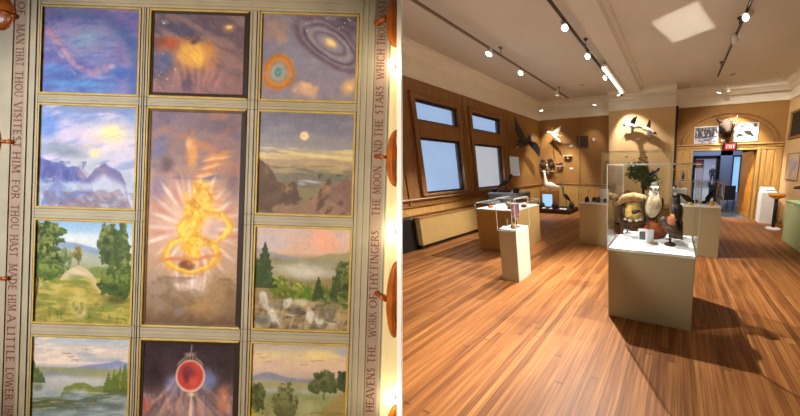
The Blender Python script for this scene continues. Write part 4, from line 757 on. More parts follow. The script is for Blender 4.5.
MB().lathe([(.06, 0), (.062, .012), (.05, .022), (.02, .026)], seg=20).build('disc', F['bark'], qd); MB().tube((0, 0, .02), (0, 0, .07), .012).build('stem', F['bark'], qd)
bird('quail', (-.035, 2.52, ZD+.055), 62, 'grey brown quail perched low on a small disc base in the large case', 'bird', L=.24, pitch=26, mats=('brown', 'greyf', 'greyf'), neck=(.07, 70), head=.05, bill=(.025, .009, 'beak'), leg=.04, fat=.19, tail=.36)
ns = empty('nest_log', (-.485, 2.78, ZD), 'yellow honeycomb nest section framed in dark bark in the large case', 'nest')
MB().path([((-.16, 0, .155), .028, .03), ((-.05, .0, .14), .04, .03), ((.06, -.01, .15), .036, .028), ((.16, 0, .165), .024, .024)], 8, side=(0, 1, 0)).build('bark_branch', F['bark'], ns)
MB().path([((-.19, .02, .37), .04, .03), ((-.12, .02, .45), .06, .05), ((0, .01, .475), .065, .055), ((.12, .02, .455), .055, .045), ((.19, .03, .40), .03, .025)], 10, side=(0, 1, 0)).build('tan_log', F['tan'], ns)
MB().tubes([(-.15, .02, 0), (-.135, .0, .16), (-.165, .02, .30), (-.14, .02, .44)], .030, 8).build('bark_post', F['bark'], ns)
MB().tubes([(.13, .05, 0), (.14, .05, .2), (.12, .05, .33), (.13, .04, .44)], .020, 8).build('bark_post', F['bark'], ns)
mb = rockmesh((.115, .04, .15), 8, c=(0, .03, .20)); mb.build('honeycomb', F['nest'], ns)
MB().path([((-.005, -.03, .285), .02, .02), ((.03, -.035, .30), .036, .026), ((.075, -.035, .31), .02, .018), ((.11, -.035, .30), .006, .006)], 8, side=(0, 1, 0)).build('dark_nestling', F['dark'], ns)
for dx, dz, r_ in ((-.09, .20, .022), (-.03, .19, .03), (.05, .195, .026), (.10, .21, .02)): MB().ell((dx, -.035, dz), (r_, .016, r_*.7), 10, 6).build('pale_fungus', F['snow'], ns)
bird('sparrow', (-.57, 2.86, ZD), 120, 'small brown and white sparrow on the deck below the honeycomb nest', 'bird', L=.13, pitch=10, mats=('dark', 'white', 'brown'), neck=(.03, 50), head=.035, bill=(.015, .006, 'beak'), leg=.03, fat=.2)
cd = empty('photo_card', (-.305, 2.47, ZD), 'folded white photo card standing at the front of the large case', 'card', rz=math.radians(8))
MB().prism([(-.065, 0), (.03, 0), (.03, .17), (-.065, .17)], 1, -.004, 0).build('front_leaf', M['white'], cd); q = MB().prism([(0, 0), (.09, 0), (.09, .15), (0, .16)], 1, 0, .004).build('back_leaf', M['paper'], cd); q.rotation_euler = (0, 0, math.radians(35)); q.location = (.03, 0, 0)
MB().quadbox((-.05, -.006, .05), (.012, -.004, .14)).build('bird_photo', F['greyf'], cd)
MB().quadbox((-.055, -.06, 0), (.07, -.01, .008)).build('foot', M['paper'], cd)
ds = empty('specimen_dish', (-.515, 2.53, ZD), 'small cream ring-shaped dish at the front left of the large case', 'dish')
MB().lathe([(.035, 0), (.046, .012), (.042, .03), (.032, .03), (.028, .012), (.001, .010)], seg=20).build('dish', F['snow'], ds); MB().ell((0, 0, .022), (.028, .028, .012)).build('dark_filling', F['dark'], ds)
rock('flat_stone', (-.21, 2.50, ZD), (.05, .03, .016), F['tan'], 'flat tan stone beside the folded photo card', 'stone', 5)
for (x, y, rz, lab) in ((.12, 2.40, 10, 'white label card lying by the front right corner of the large case'), (-.56, 2.36, -14, 'white label card lying by the front left corner of the large case'), (-.16, 2.36, 4, 'white label card lying at the front middle of the large case')):
    o = box('label_card', (-.06, -.035, 0), (.06, .035, .004), M['paper']); o.location = (x, y, ZD); o.rotation_euler = (0, 0, math.radians(rz)); tag(o, lab, 'label', 'specimen labels')
# --- small case at the left
case('display_case', -2.345, 2.58, -2.055, 2.87, .765, 1.19, 'small ivory glass-topped pedestal standing alone at the left front', M['pedw'], group='pedestal glass cases', kick=False)
bk = empty('plaque_stand', (-2.17, 2.74, .765), 'purple and pink upright specimen plaque in the small left case', 'plaque', rz=math.radians(20))
MB().quadbox((-.05, -.008, .14), (.06, .008, .34)).build('plaque', mat('pink_purple_print', (120, 88, 130), .5, rgb2=(206, 150, 150), scale=14), bk, .004); MB().tube((0, 0, 0), (0, 0, .12), .012).quadbox((-.05, -.03, 0), (.05, .03, .012)).build('stand', M['black'], bk)
rock('mineral_specimen', (-2.15, 2.665, .76), (.055, .035, .045), F['tan'], 'tan mineral lump at the foot of the purple plaque', 'mineral', 7)
card((-2.31, 2.70, .76), .05, .13, 0, 8, 'brown label card leaning at the left of the small case', F['tan'])
card((-2.29, 2.62, .76), .07, .05, 10, 60, 'white label card flat at the front of the small left case')
# --- broad low case behind it
case('display_case', -3.75, 3.57, -2.85, 4.41, .82, .93, 'broad tan pedestal with a shallow glass cover behind the small left case', M['pedy'], group='pedestal glass cases', deckm=M['white'])
rr = random.Random(4)
names_ = ['pinkish stone at the left front of the broad shallow case', 'cream stone at the left back of the broad shallow case', 'tan stone in the middle of the broad shallow case', 'rust stone at the right front of the broad shallow case', 'pale stone at the right back of the broad shallow case', 'brown stone at the right edge of the broad shallow case']
for i, (x, y) in enumerate(((-3.55, 3.75), (-3.5, 4.2), (-3.28, 3.98), (-3.05, 3.72), (-3.1, 4.22), (-2.93, 3.98))): rock('mineral_specimen', (x, y, .82), (.06, .05, .035), [F['fung'], F['snow'], F['tan'], F['rock'], F['snow'], F['brown']][i], names_[i], 'mineral', 20+i, 'stones in the shallow case')
# --- grey plinth with the perched hawk
gp = empty('display_plinth', (-4.33, 5.3, 0), 'grey plinth below the window with a hawk on top', 'plinth')
MB().quadbox((-.45, -.3, 0), (.45, .3, .93)).build('plinth_body', M['grey'], gp, .006); MB().quadbox((-.46, -.31, .93), (.46, .31, .96)).build('plinth_top', mat('pale_blue_top', (176, 192, 204), .5), gp, .004)
MB().quadbox((-.02, -.312, .70), (.42, -.302, .92)).build('blue_panel', mat('pale_blue_panel', (150, 172, 192), .5), gp)
bp_ = empty('branch_perch', (-4.40, 5.2, .96), 'low dark branch perch on the grey plinth', 'perch'); MB().path([((-.2, 0, .03), .05, .03), ((0, 0, .04), .06, .035), ((.18, 0, .035), .04, .03)], 8, side=(0, 1, 0)).tube((0, 0, .03), (.04, 0, .10), .03).build('branch', F['bark'], bp_)
bird('hawk', (-4.36, 5.2, 1.05), -75, 'brown hawk perched on the grey plinth in front of the second window', 'bird', L=.40, pitch=34, mats=('brown', 'brown', 'dark'), neck=(.11, 60), head=.07, bill=(.04, .014, 'beak'), leg=.07, fat=.15, tail=.3, wingm='dark')
o = box('speaker_box', (-.06, -.05, 0), (.06, .05, .12), M['black'], bevel=.01); o.location = (-3.98, 5.12, .96); tag(o, 'small black box at the right end of the grey plinth', 'box')
o = box('speaker_box', (-.05, -.05, 0), (.05, .05, .09), M['black'], bevel=.01); o.location = (-4.70, 5.15, .96); tag(o, 'small black box at the left end of the grey plinth', 'box')
# --- radiator cover, and a black box put in for the dark gap beside it
rc = empty('radiator_cover', (-4.855, 4.05, 0), 'long tan radiator cover along the wall under the windows', 'radiator cover')
MB().quadbox((-.1, -.89, .08), (.1, .95, .62)).build('cover_body', M['pedy'], rc, .006); MB().quadbox((-.09, -.88, 0), (.06, .94, .08)).build('kick_plinth', M['black'], rc); MB().quadbox((-.1, -.9, .62), (.11, .96, .645)).build('cover_top', M['wood'], rc, .006)
o = box('dark_gap_box', (-.1, -.55, 0), (.02, .03, .64), M['black'], bevel=.01); o.location = (-4.89, 3.10, 0); tag(o, 'black box filling the dark gap at the left end of the radiator cover', 'cabinet')
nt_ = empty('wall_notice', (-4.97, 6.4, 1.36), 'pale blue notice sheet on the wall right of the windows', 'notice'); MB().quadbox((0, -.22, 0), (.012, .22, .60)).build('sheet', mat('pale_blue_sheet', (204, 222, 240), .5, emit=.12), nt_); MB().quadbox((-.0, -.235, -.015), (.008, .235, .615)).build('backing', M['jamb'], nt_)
# --- middle case
case('display_case', -1.92, 4.46, -1.31, 5.05, .885, 1.23, 'beige glass-topped pedestal just left of the large case', M['ped'], group='pedestal glass cases', deckm=M['white'])
for i, (x, y, m_, r_, lab) in enumerate(((-1.80, 4.62, 'dark', (.05, .05, .07), 'dark egg-shaped stone at the left of the middle case'), (-1.66, 4.70, 'brown', (.06, .05, .06), 'brown stone second from left in the middle case'), (-1.54, 4.60, 'greyf', (.05, .04, .08), 'grey upright stone in the middle case'), (-1.40, 4.66, 'dark', (.05, .05, .05), 'dark stone at the right end of the middle case'))): rock('mineral_specimen', (x, y, .885), r_, F[m_], lab, 'mineral', 40+i, 'stones in the middle case')
o = box('specimen_box', (-.08, -.07, 0), (.08, .07, .26), M['white'], bevel=.008); o.location = (-1.48, 4.86, .885); tag(o, 'white upright box at the back of the middle case', 'box')
# --- rear right case
case('display_case', -.02, 4.42, .765, 5.15, .92, 1.35, 'beige glass case behind and right of the large case', M['ped'], group='pedestal glass cases', deckm=M['white'])
bird('thrush', (.22, 4.85, .92), 250, 'brown long-tailed bird tilted head down in the rear case beside the large case', 'bird', L=.32, pitch=-28, mats=('brown', 'tan', 'dark'), neck=(.06, -10), head=.06, bill=(.03, .01, 'beak'), leg=.06, fat=.15, tail=.62)
cr = bird('crow', (.60, 4.80, .92), 120, 'black crow with raised tail in the rear case before the doorway', 'bird', L=.30, pitch=-52, mats=('black', 'black', 'black'), neck=(.05, -30), head=.05, bill=(.04, .013, 'beak'), leg=.14, fat=.10, tail=.95)
rock('gourd', (.62, 4.55, .92), (.045, .045, .05), mat('amber_gourd', (232, 160, 40), .4, noise=.1), 'small amber yellow gourd at the front right of the rear case', 'gourd', 2)
rock('gourd', (.25, 4.52, .92), (.05, .04, .035), F['nest'], 'small yellow gourd at the front left of the rear case', 'gourd', 6)
card((.42, 4.52, .92), .09, .05, 0, 50, 'white label card at the front of the rear case'); card((.12, 4.50, .92), .09, .04, 0, 50, 'white label card beside the yellow gourd in the rear case')
# --- ivory plinth with small figures
case('display_case', -.10, 6.5, .27, 6.85, 1.05, 1.55, 'pale green-white pedestal with small figures under glass in front of the door surround', M['pedw'], group='pedestal glass cases')
fg = empty('figurine_group', (.10, 6.66, 1.05), 'small blue and pink carved figure in the pale pedestal case', 'figurine')
MB().path([((0, 0, 0), .05, .05), ((0, 0, .12), .055, .05), ((.01, 0, .24), .04, .04), ((.02, 0, .30), .015, .015)], 10).build('robe', mat('pink_robe', (206, 150, 130), .7, noise=.2), fg); MB().ell((.02, 0, .33), (.032, .032, .04)).build('head', M['skin'], fg); MB().path([((.05, 0, .2), .03, .03), ((.07, 0, .34), .03, .03), ((.05, 0, .43), .008, .008)], 8).build('blue_hood', F['blue'], fg)
rock('mineral_specimen', (-.02, 6.62, 1.05), (.04, .04, .05), F['dark'], 'dark stone left of the carved figure', 'mineral', 61)
# --- tall diorama case against the breast
tc_ = empty('diorama_case', (-1.08, 6.75, 0), 'tall glass diorama case with a leafy tree behind the large case', 'display case')
MB().quadbox((-.93, -.42, .06), (.93, .42, .50)).build('base_cabinet', M['pedy'], tc_, .008); MB().quadbox((-.9, -.39, 0), (.9, .39, .06)).build('kick_plinth', M['black'], tc_); MB().quadbox((-.92, -.41, .50), (.92, .41, .52)).build('deck', F['tan'], tc_)
g = MB(); t = .006; gx, gy = .93, .42
g.quadbox((-gx, -gy, .5), (gx, -gy+t, 2.02)).quadbox((-gx, -gy+t, .5), (-gx+t, gy, 2.02)).quadbox((gx-t, -gy+t, .5), (gx, gy, 2.02)).quadbox((-gx, -gy, 2.02), (gx, gy, 2.026))
gl = g.build('glass_cover', M['glass'], tc_); ed = MB()
for sx in (-1, 1):
    for sy in (-1, 1): ed.quadbox((sx*gx-.007, sy*gy-.007, .5), (sx*gx+.007, sy*gy+.007, 2.03))
ed.quadbox((-gx, -gy-.006, 2.018), (gx, -gy+.006, 2.034)); ed.build('cover_edges', M['edge'], gl)
tr = empty('leafy_tree', (-.92, 6.75, .52), 'small leafy green tree inside the tall diorama case', 'tree')
MB().path([((0, 0, 0), .05, .05), ((.03, 0, .35), .035, .035), ((.0, 0, .7), .03, .03), ((.06, 0, 1.05), .015, .015)], 8).build('trunk', F['bark'], tr)
br = MB(); lf = MB(); r_ = random.Random(5)
for i in range(16):
    z = .50+.5*r_.random(); a = 2*PI*r_.random(); l = .20+.34*r_.random(); e = Vector((.02+math.cos(a)*l*1.1, math.sin(a)*l*.7, z+.10+.12*r_.random())); br.tubes([(.02, 0, z-.06), tuple(Vector((.02, 0, z-.06)).lerp(e, .5)+Vector((0, 0, .03))), tuple(e)], .010, 5)
    for k in range(64):
        p = Vector((.02, 0, z-.06)).lerp(e, .45+.65*r_.random())+Vector((r_.gauss(0, .075), r_.gauss(0, .06), r_.gauss(0, .075)))
        p.x = max(-.75, min(.75, p.x)); p.y = max(-.36, min(.36, p.y))
        d = Vector((r_.gauss(0, 1), r_.gauss(0, 1), r_.gauss(0, .6))).normalized()*.06; n_ = Vector((r_.gauss(0, 1), r_.gauss(0, 1), 1)).normalized().cross(d).normalized()*.026; up = d.cross(n_).normalized()*.003
        n0 = len(lf.v); lf.v += [tuple(p-d), tuple(p+n_+up), tuple(p+d), tuple(p-n_+up), tuple(p-up)]; lf.add([(0, 1, 4), (1, 2, 4), (2, 3, 4), (3, 0, 4), (0, 3, 1), (1, 3, 2)], n0)
br.build('branches', F['bark'], tr); lf.build('foliage', F['leaf'], tr)
bird('blue_jay', (-.57, 6.45, 1.36), 240, 'bright blue jay perched at the right of the leafy tree', 'bird', L=.30, pitch=24, mats=('blue', 'white', 'blue'), neck=(.05, 60), head=.055, bill=(.03, .01, 'beak'), leg=.03, fat=.17, tail=.5)
bird('dove', (-1.12, 6.6, 1.55), 100, 'pale grey dove perched high at the left of the leafy tree', 'bird', L=.26, pitch=14, mats=('white', 'white', 'white'), neck=(.05, 60), head=.055, bill=(.025, .009, 'beak'), leg=.03, fat=.17, tail=.4)
mn = rock('sandy_mound', (-1.30, 6.55, .52), (.34, .2, .27), F['tan'], 'tan rounded mound left of the tree in the diorama case', 'mound', 9)
ml = empty('fallen_log', (-1.05, 6.45, .52), 'dark fallen log lying before the tree in the diorama case', 'log'); MB().path([((-.42, 0, .16), .05, .05), ((-.1, 0, .30), .07, .06), ((.3, 0, .26), .06, .06), ((.55, 0, .2), .04, .04)], 8, side=(0, 1, 0)).tube((-.3, 0, 0), (-.3, 0, .24), .04).tube((.35, 0, 0), (.35, 0, .25), .04).build('log', F['bark'], ml)
# --- corner platform with tall birds
pl = empty('corner_platform', (-4.2, 7.62, 0), 'low dark display platform in the far left corner', 'platform'); MB().quadbox((-.78, -.38, 0), (.72, .4, .14)).build('platform_body', M['darkwood'], pl, .008); MB().quadbox((-.76, -.36, .14), (.7, .38, .16)).build('platform_top', F['dark'], pl)
sb = empty('swan_stand', (-4.48, 7.62, .16), 'brown cabinet stand with a blue screen under the swan', 'stand'); MB().quadbox((-.3, -.16, 0), (.3, .2, .62)).build('cabinet', M['wood'], sb, .006); MB().quadbox((-.17, -.175, .06), (.22, -.16, .50)).build('screen', M['tv'], sb)
bird('swan', (-4.42, 7.66, .78), 118, 'white swan with a long upright neck on the brown cabinet', 'bird', L=.55, pitch=14, mats=('white', 'white', 'white'), neck=(.46, 84), head=.07, bill=(.07, .016, 'beak'), leg=.03, fat=.24, tail=.12)
bird('heron', (-3.74, 7.52, .16), 120, 'grey heron standing tall at the right of the corner platform', 'bird', L=.46, pitch=52, mats=('greyf', 'greyf', 'greyf'), neck=(.36, 82), head=.06, bill=(.14, .012, 'beak'), leg=.30, fat=.14, tail=.2, wingm='dark')
for x, y, rx, m_, lab, s in ((-4.72, 7.42, .14, 'fur', 'dark furry mammal lump at the left of the corner platform', 3), (-4.14, 7.42, .13, 'fur', 'brown furry mammal between the screen and the heron', 5), (-3.58, 7.62, .09, 'dark', 'dark mossy rock at the right end of the corner platform', 6)):
    o = rock('stuffed_mammal' if s != 6 else 'mossy_rock', (x, y, .16), (rx, .1, .15), F[m_], lab, 'animal' if s != 6 else 'rock', s)
for i, (x, y) in enumerate(((-4.55, 7.32), (-4.25, 7.30), (-3.85, 7.32), (-3.70, 7.3))):
    card((x, y, .16), .12, .05, 0, 50, ['leftmost white label card on the corner platform', 'white label card before the brown mammal on the corner platform', 'white label card at the foot of the heron', 'rightmost white label card on the corner platform'][i])
# --- wall shelf with two owls, smaller shelf, labels, vent and flying gull on the recess wall
def shelf(x0, x1, z, label, y=YB):
    e = empty('wall_shelf', ((x0+x1)/2, y, z), label, 'shelf', 'small wall shelves'); MB().quadbox((-(x1-x0)/2, -.17, 0), ((x1-x0)/2, 0, .025)).build('board', M['cornice'], e, .004); MB().quadbox((-.02, -.12, -.09), (.02, 0, 0)).build('bracket', M['cornice'], e)
shelf(-4.97, -4.42, 1.47, 'white wall shelf carrying two dark owls in the far left corner')
shelf(-4.28, -4.04, 1.66, 'small white wall shelf carrying a single dark bird')
shelf(-3.98, -3.68, 2.02, 'empty white ledge right of the single dark bird', )
bird('owl', (-4.82, 7.88, 1.495), 200, 'left one of the two dark owls on the corner shelf', 'bird', L=.35, pitch=70, mats=('dark', 'brown', 'dark'), neck=(.05, 85), head=.15, bill=(.02, .01, 'yel'), leg=.02, fat=.36, tail=.1, group='owls on the corner shelf')
bird('owl', (-4.48, 7.88, 1.495), 170, 'right one of the two dark owls on the corner shelf', 'bird', L=.35, pitch=70, mats=('dark', 'brown', 'dark'), neck=(.05, 85), head=.15, bill=(.02, .01, 'yel'), leg=.02, fat=.36, tail=.1, group='owls on the corner shelf')
MBo = bird('ptarmigan', (-4.65, 7.90, 1.495), 180, 'small white bird between the two dark owls', 'bird', L=.2, pitch=64, mats=('white', 'white', 'white'), neck=(.05, 85), head=.06, bill=(.02, .008, 'beak'), leg=.02, fat=.22, tail=.1)
bird('grackle', (-4.16, 7.96, 1.685), 100, 'single dark bird with raised tail on the small shelf', 'bird', L=.24, pitch=-24, mats=('dark', 'dark', 'black'), neck=(.05, 20), head=.05, bill=(.03, .01, 'beak'), leg=.04, fat=.16, tail=.55)
for x, z, lab in ((-3.72, 2.36, 'tiny white wall label under the flying gull'), (-3.74, 1.55, 'tiny white wall label low beside the panel strip'), (-4.95, 1.60, 'tiny white wall label left of the owl shelf')):
    o = box('wall_label', (-.07, -.012, 0), (.07, 0, .06), M['white']); o.location = (x, YB, z); tag(o, lab, 'label', 'white wall labels')
o = MB().lathe([(.001, 0), (.06, .0), (.06, .02), (.03, .03)], seg=16).build('thermostat', M['white']); o.rotation_euler = (PI/2, 0, 0); o.location = (-2.85, YB, 2.57); tag(o, 'small round white thermostat right of the wall vent', 'thermostat')
vg = empty('wall_vent', (-3.27, YB, 2.52), 'square dark metal vent grille high on the back wall', 'vent'); MB().quadbox((-.22, -.01, -.2), (.22, 0, .2)).build('backing', M['grille'], vg); fr_ = MB()
for a, b_ in (((-.22, -.2), (.22, -.175)), ((-.22, .175), (.22, .2)), ((-.22, -.2), (-.195, .2)), ((.195, -.2), (.22, .2))): fr_.quadbox((a[0], -.03, a[1]), (b_[0], -.01, b_[1]))
for i in range(8): fr_.quadbox((-.2, -.025, -.16+i*.044), (.2, -.012, -.145+i*.044))
fr_.build('frame_and_slats', M['grille'], vg)
def flyer(name, body, wings, mats, label, headr, bill, group=None, wmi=1, tailpts=None):
    """body: (point, radius) from tail to head; wings: lists of leading / trailing edge points, all in room coordinates"""
    o0 = Vector(body[len(body)//2][0]); mb = MB(); rel = lambda p: Vector(p)-o0
    ax = (Vector(body[-1][0])-Vector(body[0][0])).normalized(); sd = ax.cross(Vector((0, 0, 1))).normalized()
    mb.path([(rel(p), r, r) for p, r in body], 12, 0, side=tuple(sd))
    h = rel(body[-1][0]); mb.ell(h, (headr,)*3, 10, 7, 2); bt = h+ax*headr*.8; mb.path([(bt, headr*.35, headr*.35), (bt+ax*bill*.6-Vector((0, 0, bill*.08)), headr*.2, headr*.22), (bt+ax*bill-Vector((0, 0, bill*.3)), .004, .004)], 8, 3, side=tuple(sd))
    for k in (-1, 1): mb.ell(h+sd*k*headr*.75+ax*headr*.4+Vector((0, 0, headr*.3)), (headr*.14,)*3, 6, 5, 4)
    for w in wings: mb.wing([(rel(a), rel(b)) for a, b in w], .022, wmi)
    if tailpts: mb.wing([(rel(a), rel(b)) for a, b in tailpts], .014, wmi)
    o = mb.build(name, [F[m] for m in mats]); o.location = o0; return tag(o, label, 'bird', group)
flyer('gull', [((-4.05, 7.84, 2.74), .02), ((-4.18, 7.84, 2.75), .05), ((-4.30, 7.84, 2.78), .07), ((-4.42, 7.84, 2.84), .05), ((-4.50, 7.84, 2.87), .04)],
  [[((-4.40, 7.84, 2.86), (-4.24, 7.86, 2.78)), ((-4.22, 7.80, 2.93), (-4.12, 7.82, 2.82)), ((-4.06, 7.76, 3.01), (-4.02, 7.78, 2.93)), ((-3.96, 7.74, 3.06), (-3.97, 7.75, 3.03))], [((-4.38, 7.80, 2.80), (-4.24, 7.80, 2.75)), ((-4.26, 7.74, 2.68), (-4.12, 7.74, 2.68)), ((-4.08, 7.68, 2.57), (-4.0, 7.68, 2.60)), ((-3.97, 7.66, 2.48), (-3.95, 7.66, 2.50))]],
  ('white', 'white', 'white', 'yel', 'eye'), 'white gull flying with raised wings high in the far left corner', .05, .07, tailpts=[((-4.06, 7.80, 2.73), (-4.06, 7.88, 2.73)), ((-3.96, 7.78, 2.73), (-3.96, 7.9, 2.75))])
flyer('eagle', [((-4.78, 6.98, 2.52), .05), ((-4.76, 6.84, 2.48), .11), ((-4.74, 6.66, 2.43), .14), ((-4.72, 6.48, 2.37), .12), ((-4.68, 6.34, 2.31), .075), ((-4.66, 6.26, 2.27), .06)],
  [[((-4.68, 6.42, 2.44), (-4.74, 6.78, 2.50)), ((-4.70, 6.30, 2.56), (-4.74, 6.70, 2.62)), ((-4.74, 6.24, 2.74), (-4.76, 6.62, 2.78)), ((-4.78, 6.28, 2.94), (-4.80, 6.54, 2.94)), ((-4.80, 6.34, 3.10), (-4.82, 6.46, 3.05)), ((-4.80, 6.37, 3.17), (-4.82, 6.42, 3.14))], [((-4.62, 6.60, 2.44), (-4.66, 6.80, 2.34)), ((-4.56, 6.90, 2.47), (-4.62, 6.92, 2.24)), ((-4.54, 7.10, 2.42), (-4.60, 7.04, 2.14)), ((-4.54, 7.24, 2.28), (-4.58, 7.14, 2.04)), ((-4.56, 7.28, 2.10), (-4.58, 7.22, 1.98))]],
  ('black', 'black', 'brown', 'yel', 'eye'), 'large dark eagle with wings raised on the left wall above the notice', .085, .09, tailpts=[((-4.80, 6.90, 2.56), (-4.72, 6.92, 2.46)), ((-4.84, 7.16, 2.72), (-4.70, 7.18, 2.58))])
flyer('duck', [((-1.16, 7.55, 2.82), .03), ((-1.26, 7.54, 2.84), .06), ((-1.38, 7.53, 2.87), .07), ((-1.50, 7.52, 2.91), .05), ((-1.58, 7.52, 2.92), .035), ((-1.64, 7.52, 2.915), .035)],
  [[((-1.47, 7.50, 2.93), (-1.33, 7.52, 2.90)), ((-1.43, 7.44, 3.02), (-1.28, 7.46, 2.97)), ((-1.36, 7.40, 3.09), (-1.26, 7.42, 3.04)), ((-1.24, 7.38, 3.12), (-1.22, 7.38, 3.09))], [((-1.45, 7.46, 2.88), (-1.33, 7.48, 2.84)), ((-1.43, 7.38, 2.76), (-1.32, 7.4, 2.74)), ((-1.39, 7.34, 2.66), (-1.33, 7.35, 2.66)), ((-1.36, 7.32, 2.59), (-1.35, 7.32, 2.59))]],
  ('white', 'dark', 'dark', 'beak', 'eye'), 'left one of two brown and white ducks, flying leftward across the bright wall', .045, .06, 'flying ducks', tailpts=[((-1.18, 7.50, 2.82), (-1.18, 7.58, 2.82)), ((-1.08, 7.48, 2.80), (-1.08, 7.6, 2.81))])
flyer('duck', [((-1.10, 7.55, 2.78), .03), ((-1.02, 7.54, 2.78), .06), ((-.92, 7.53, 2.75), .07), ((-.82, 7.52, 2.69), .05), ((-.76, 7.52, 2.65), .04), ((-.71, 7.52, 2.63), .035)],
  [[((-.84, 7.50, 2.77), (-.98, 7.52, 2.80)), ((-.82, 7.44, 2.86), (-.93, 7.46, 2.88)), ((-.82, 7.4, 2.94), (-.90, 7.42, 2.94)), ((-.84, 7.38, 3.0), (-.87, 7.38, 3.0))], [((-.82, 7.46, 2.70), (-.94, 7.48, 2.70)), ((-.79, 7.38, 2.58), (-.90, 7.4, 2.58)), ((-.79, 7.34, 2.48), (-.86, 7.35, 2.48)), ((-.82, 7.32, 2.39), (-.83, 7.32, 2.39))]],
  ('white', 'dark', 'dark', 'beak', 'eye'), 'right one of two brown and white ducks, flying rightward and down across the bright wall', .045, .06, 'flying ducks', tailpts=[((-1.08, 7.50, 2.79), (-1.08, 7.58, 2.79)), ((-1.18, 7.48, 2.81), (-1.18, 7.6, 2.81))])
for nm, pa, pb in (('eagle', (-4.80, 6.7, 2.45), (-5.0, 6.7, 2.48)), ('gull', (-4.28, 7.88, 2.78), (-4.28, 8.05, 2.80)), ('duck', (-1.38, 7.57, 2.87), (-1.38, 7.7, 2.88)), ('duck.001', (-.92, 7.57, 2.75), (-.92, 7.7, 2.76))):
    b_ = bpy.data.objects[nm]; MB().tube(tuple(Vector(pa)-b_.location), tuple(Vector(pb)-b_.location), .008).build('wall_bracket', M['track'], b_)
for x in (-1.72, -1.24):
    o = box('wall_label', (-.06, -.012, 0), (.06, 0, .05), M['white']); o.location = (x, YBR, 2.56 if x < -1.5 else 2.47); tag(o, 'white wall label below the left flying duck' if x < -1.5 else 'white wall label between the two flying ducks', 'label', 'white wall labels')
# --- over the door: prints, mounted head, exit sign
def bw_print(name, x0, x1, z0, z1, seed, label):
    e = empty(name, ((x0+x1)/2, YD, (z0+z1)/2), label, 'photograph', 'black and white prints over the door'); hx, hz = (x1-x0)/2, (z1-z0)/2
    MB().quadbox((-hx, -.025, -hz), (hx, 0, hz)).build('mount_board', M['paper'], e)
    nx, nz_ = 60, 44; A = Art(nx, nz_, hz/hx); A.sd = seed
    if seed < 20:
        A.grad([(0, (150, 146, 142)), (.25, (70, 66, 66)), (.6, (60, 58, 60)), (.7, (150, 150, 160)), (1, (200, 200, 206))]); A.streaks(6, 3, .6, (26, 24, 26), .8, .45, .6, 0, A.y < .66); A.streaks(8, 2, 1, (206, 204, 200), .7, .55, .65, 0, A.y < .6); A.streaks(9, 1, 2, (40, 50, 80), .8, .5, .6, 0, A.y > .62)
    else:
        A.grad([(0, (190, 186, 180)), (.3, (206, 200, 192)), (.5, (224, 220, 212)), (1, (228, 224, 216))]); A.streaks(8, 2, 1, (60, 52, 50), .9, .5, .6, 0, A.y < .22)
        for cx, cy, rx, ry in ((.24, .66, .17, .1), (.56, .5, .22, .14), (.66, .6, .18, .1), (.12, .74, .08, .05), (.8, .7, .08, .07)): A.blob(cx, cy, rx, ry, (40, 34, 32), .95, 6, .4, 1, .8)
        A.blob(.45, .3, .3, .05, (110, 90, 80), .6)
    lin = ((A.c/255+.055)/1.055)**2.4; gx, gz = np.meshgrid(np.linspace(-hx+.015, hx-.015, nx), np.linspace(hz-.015, -hz+.015, nz_)); vs = np.stack([gx, np.full_like(gx, -.027), gz], -1).reshape(-1, 3); k = np.arange(nx*nz_).reshape(nz_, nx); fs = np.stack([k[:-1, :-1], k[1:, :-1], k[1:, 1:], k[:-1, 1:]], -1).reshape(-1, 4)
    me = bpy.data.meshes.new('picture'); me.from_pydata(vs.tolist(), [], fs.tolist()); at = me.color_attributes.new('paint', 'FLOAT_COLOR', 'POINT'); at.data.foreach_set('color', np.concatenate([lin.reshape(-1, 3), np.ones((nx*nz_, 1))], 1).astype(np.float32).ravel()); me.materials.append(attrmat('print_ink', .5)); o = bpy.data.objects.new('picture', me); COL.objects.link(o); o.parent = e
bw_print('photo_print', .46, 1.13, 2.34, 2.84, 5, 'dark black and white print left of the mounted head over the door')
bw_print('photo_print', 1.57, 2.2, 2.36, 2.88, 31, 'pale black and white animal print right of the mounted head over the door')
mh = empty('mounted_head', (1.33, YD, 2.72), 'dark furry mounted animal head with horns over the doorway', 'trophy head')
MB().path([((0, 0, .05), .2, .24), ((0, -.15, .08), .21, .25), ((0, -.3, .06), .17, .19), ((0, -.42, -.04), .11, .12), ((0, -.52, -.14), .085, .08), ((0, -.56, -.17), .05, .05)], 14).ell((-.19, -.2, .14), (.06, .03, .04)).ell((.19, -.2, .14), (.06, .03, .04)).path([((0, -.1, -.05), .14, .12), ((0, -.16, -.25), .07, .05)], 8).build('head', F['fur'], mh)
MB().ell((-.115, -.36, .06), (.018,)*3, 6, 5).ell((.115, -.36, .06), (.018,)*3, 6, 5).build('glass_eyes', F['eye'], mh)
for sx in (-1, 1): MB().path([((sx*.12, -.18, .22), .035, .035), ((sx*.24, -.17, .27), .03, .03), ((sx*.31, -.18, .36), .018, .018), ((sx*.30, -.18, .44), .004, .004)], 8, side=(0, 1, 0)).build('horn', F['horn'], mh)
MB().prism([(-.19, -.24), (.19, -.24), (.24, 0), (.2, .26), (-.2, .26), (-.24, 0)], 1, -.03, 0).build('wall_plaque', M['darkwood'], mh)
mh.scale = (.86, .9, .9)
o = box('wall_label', (-.06, -.012, 0), (.06, 0, .05), M['white']); o.location = (1.29, YD, 2.38); tag(o, 'white wall label under the mounted head', 'label', 'white wall labels')
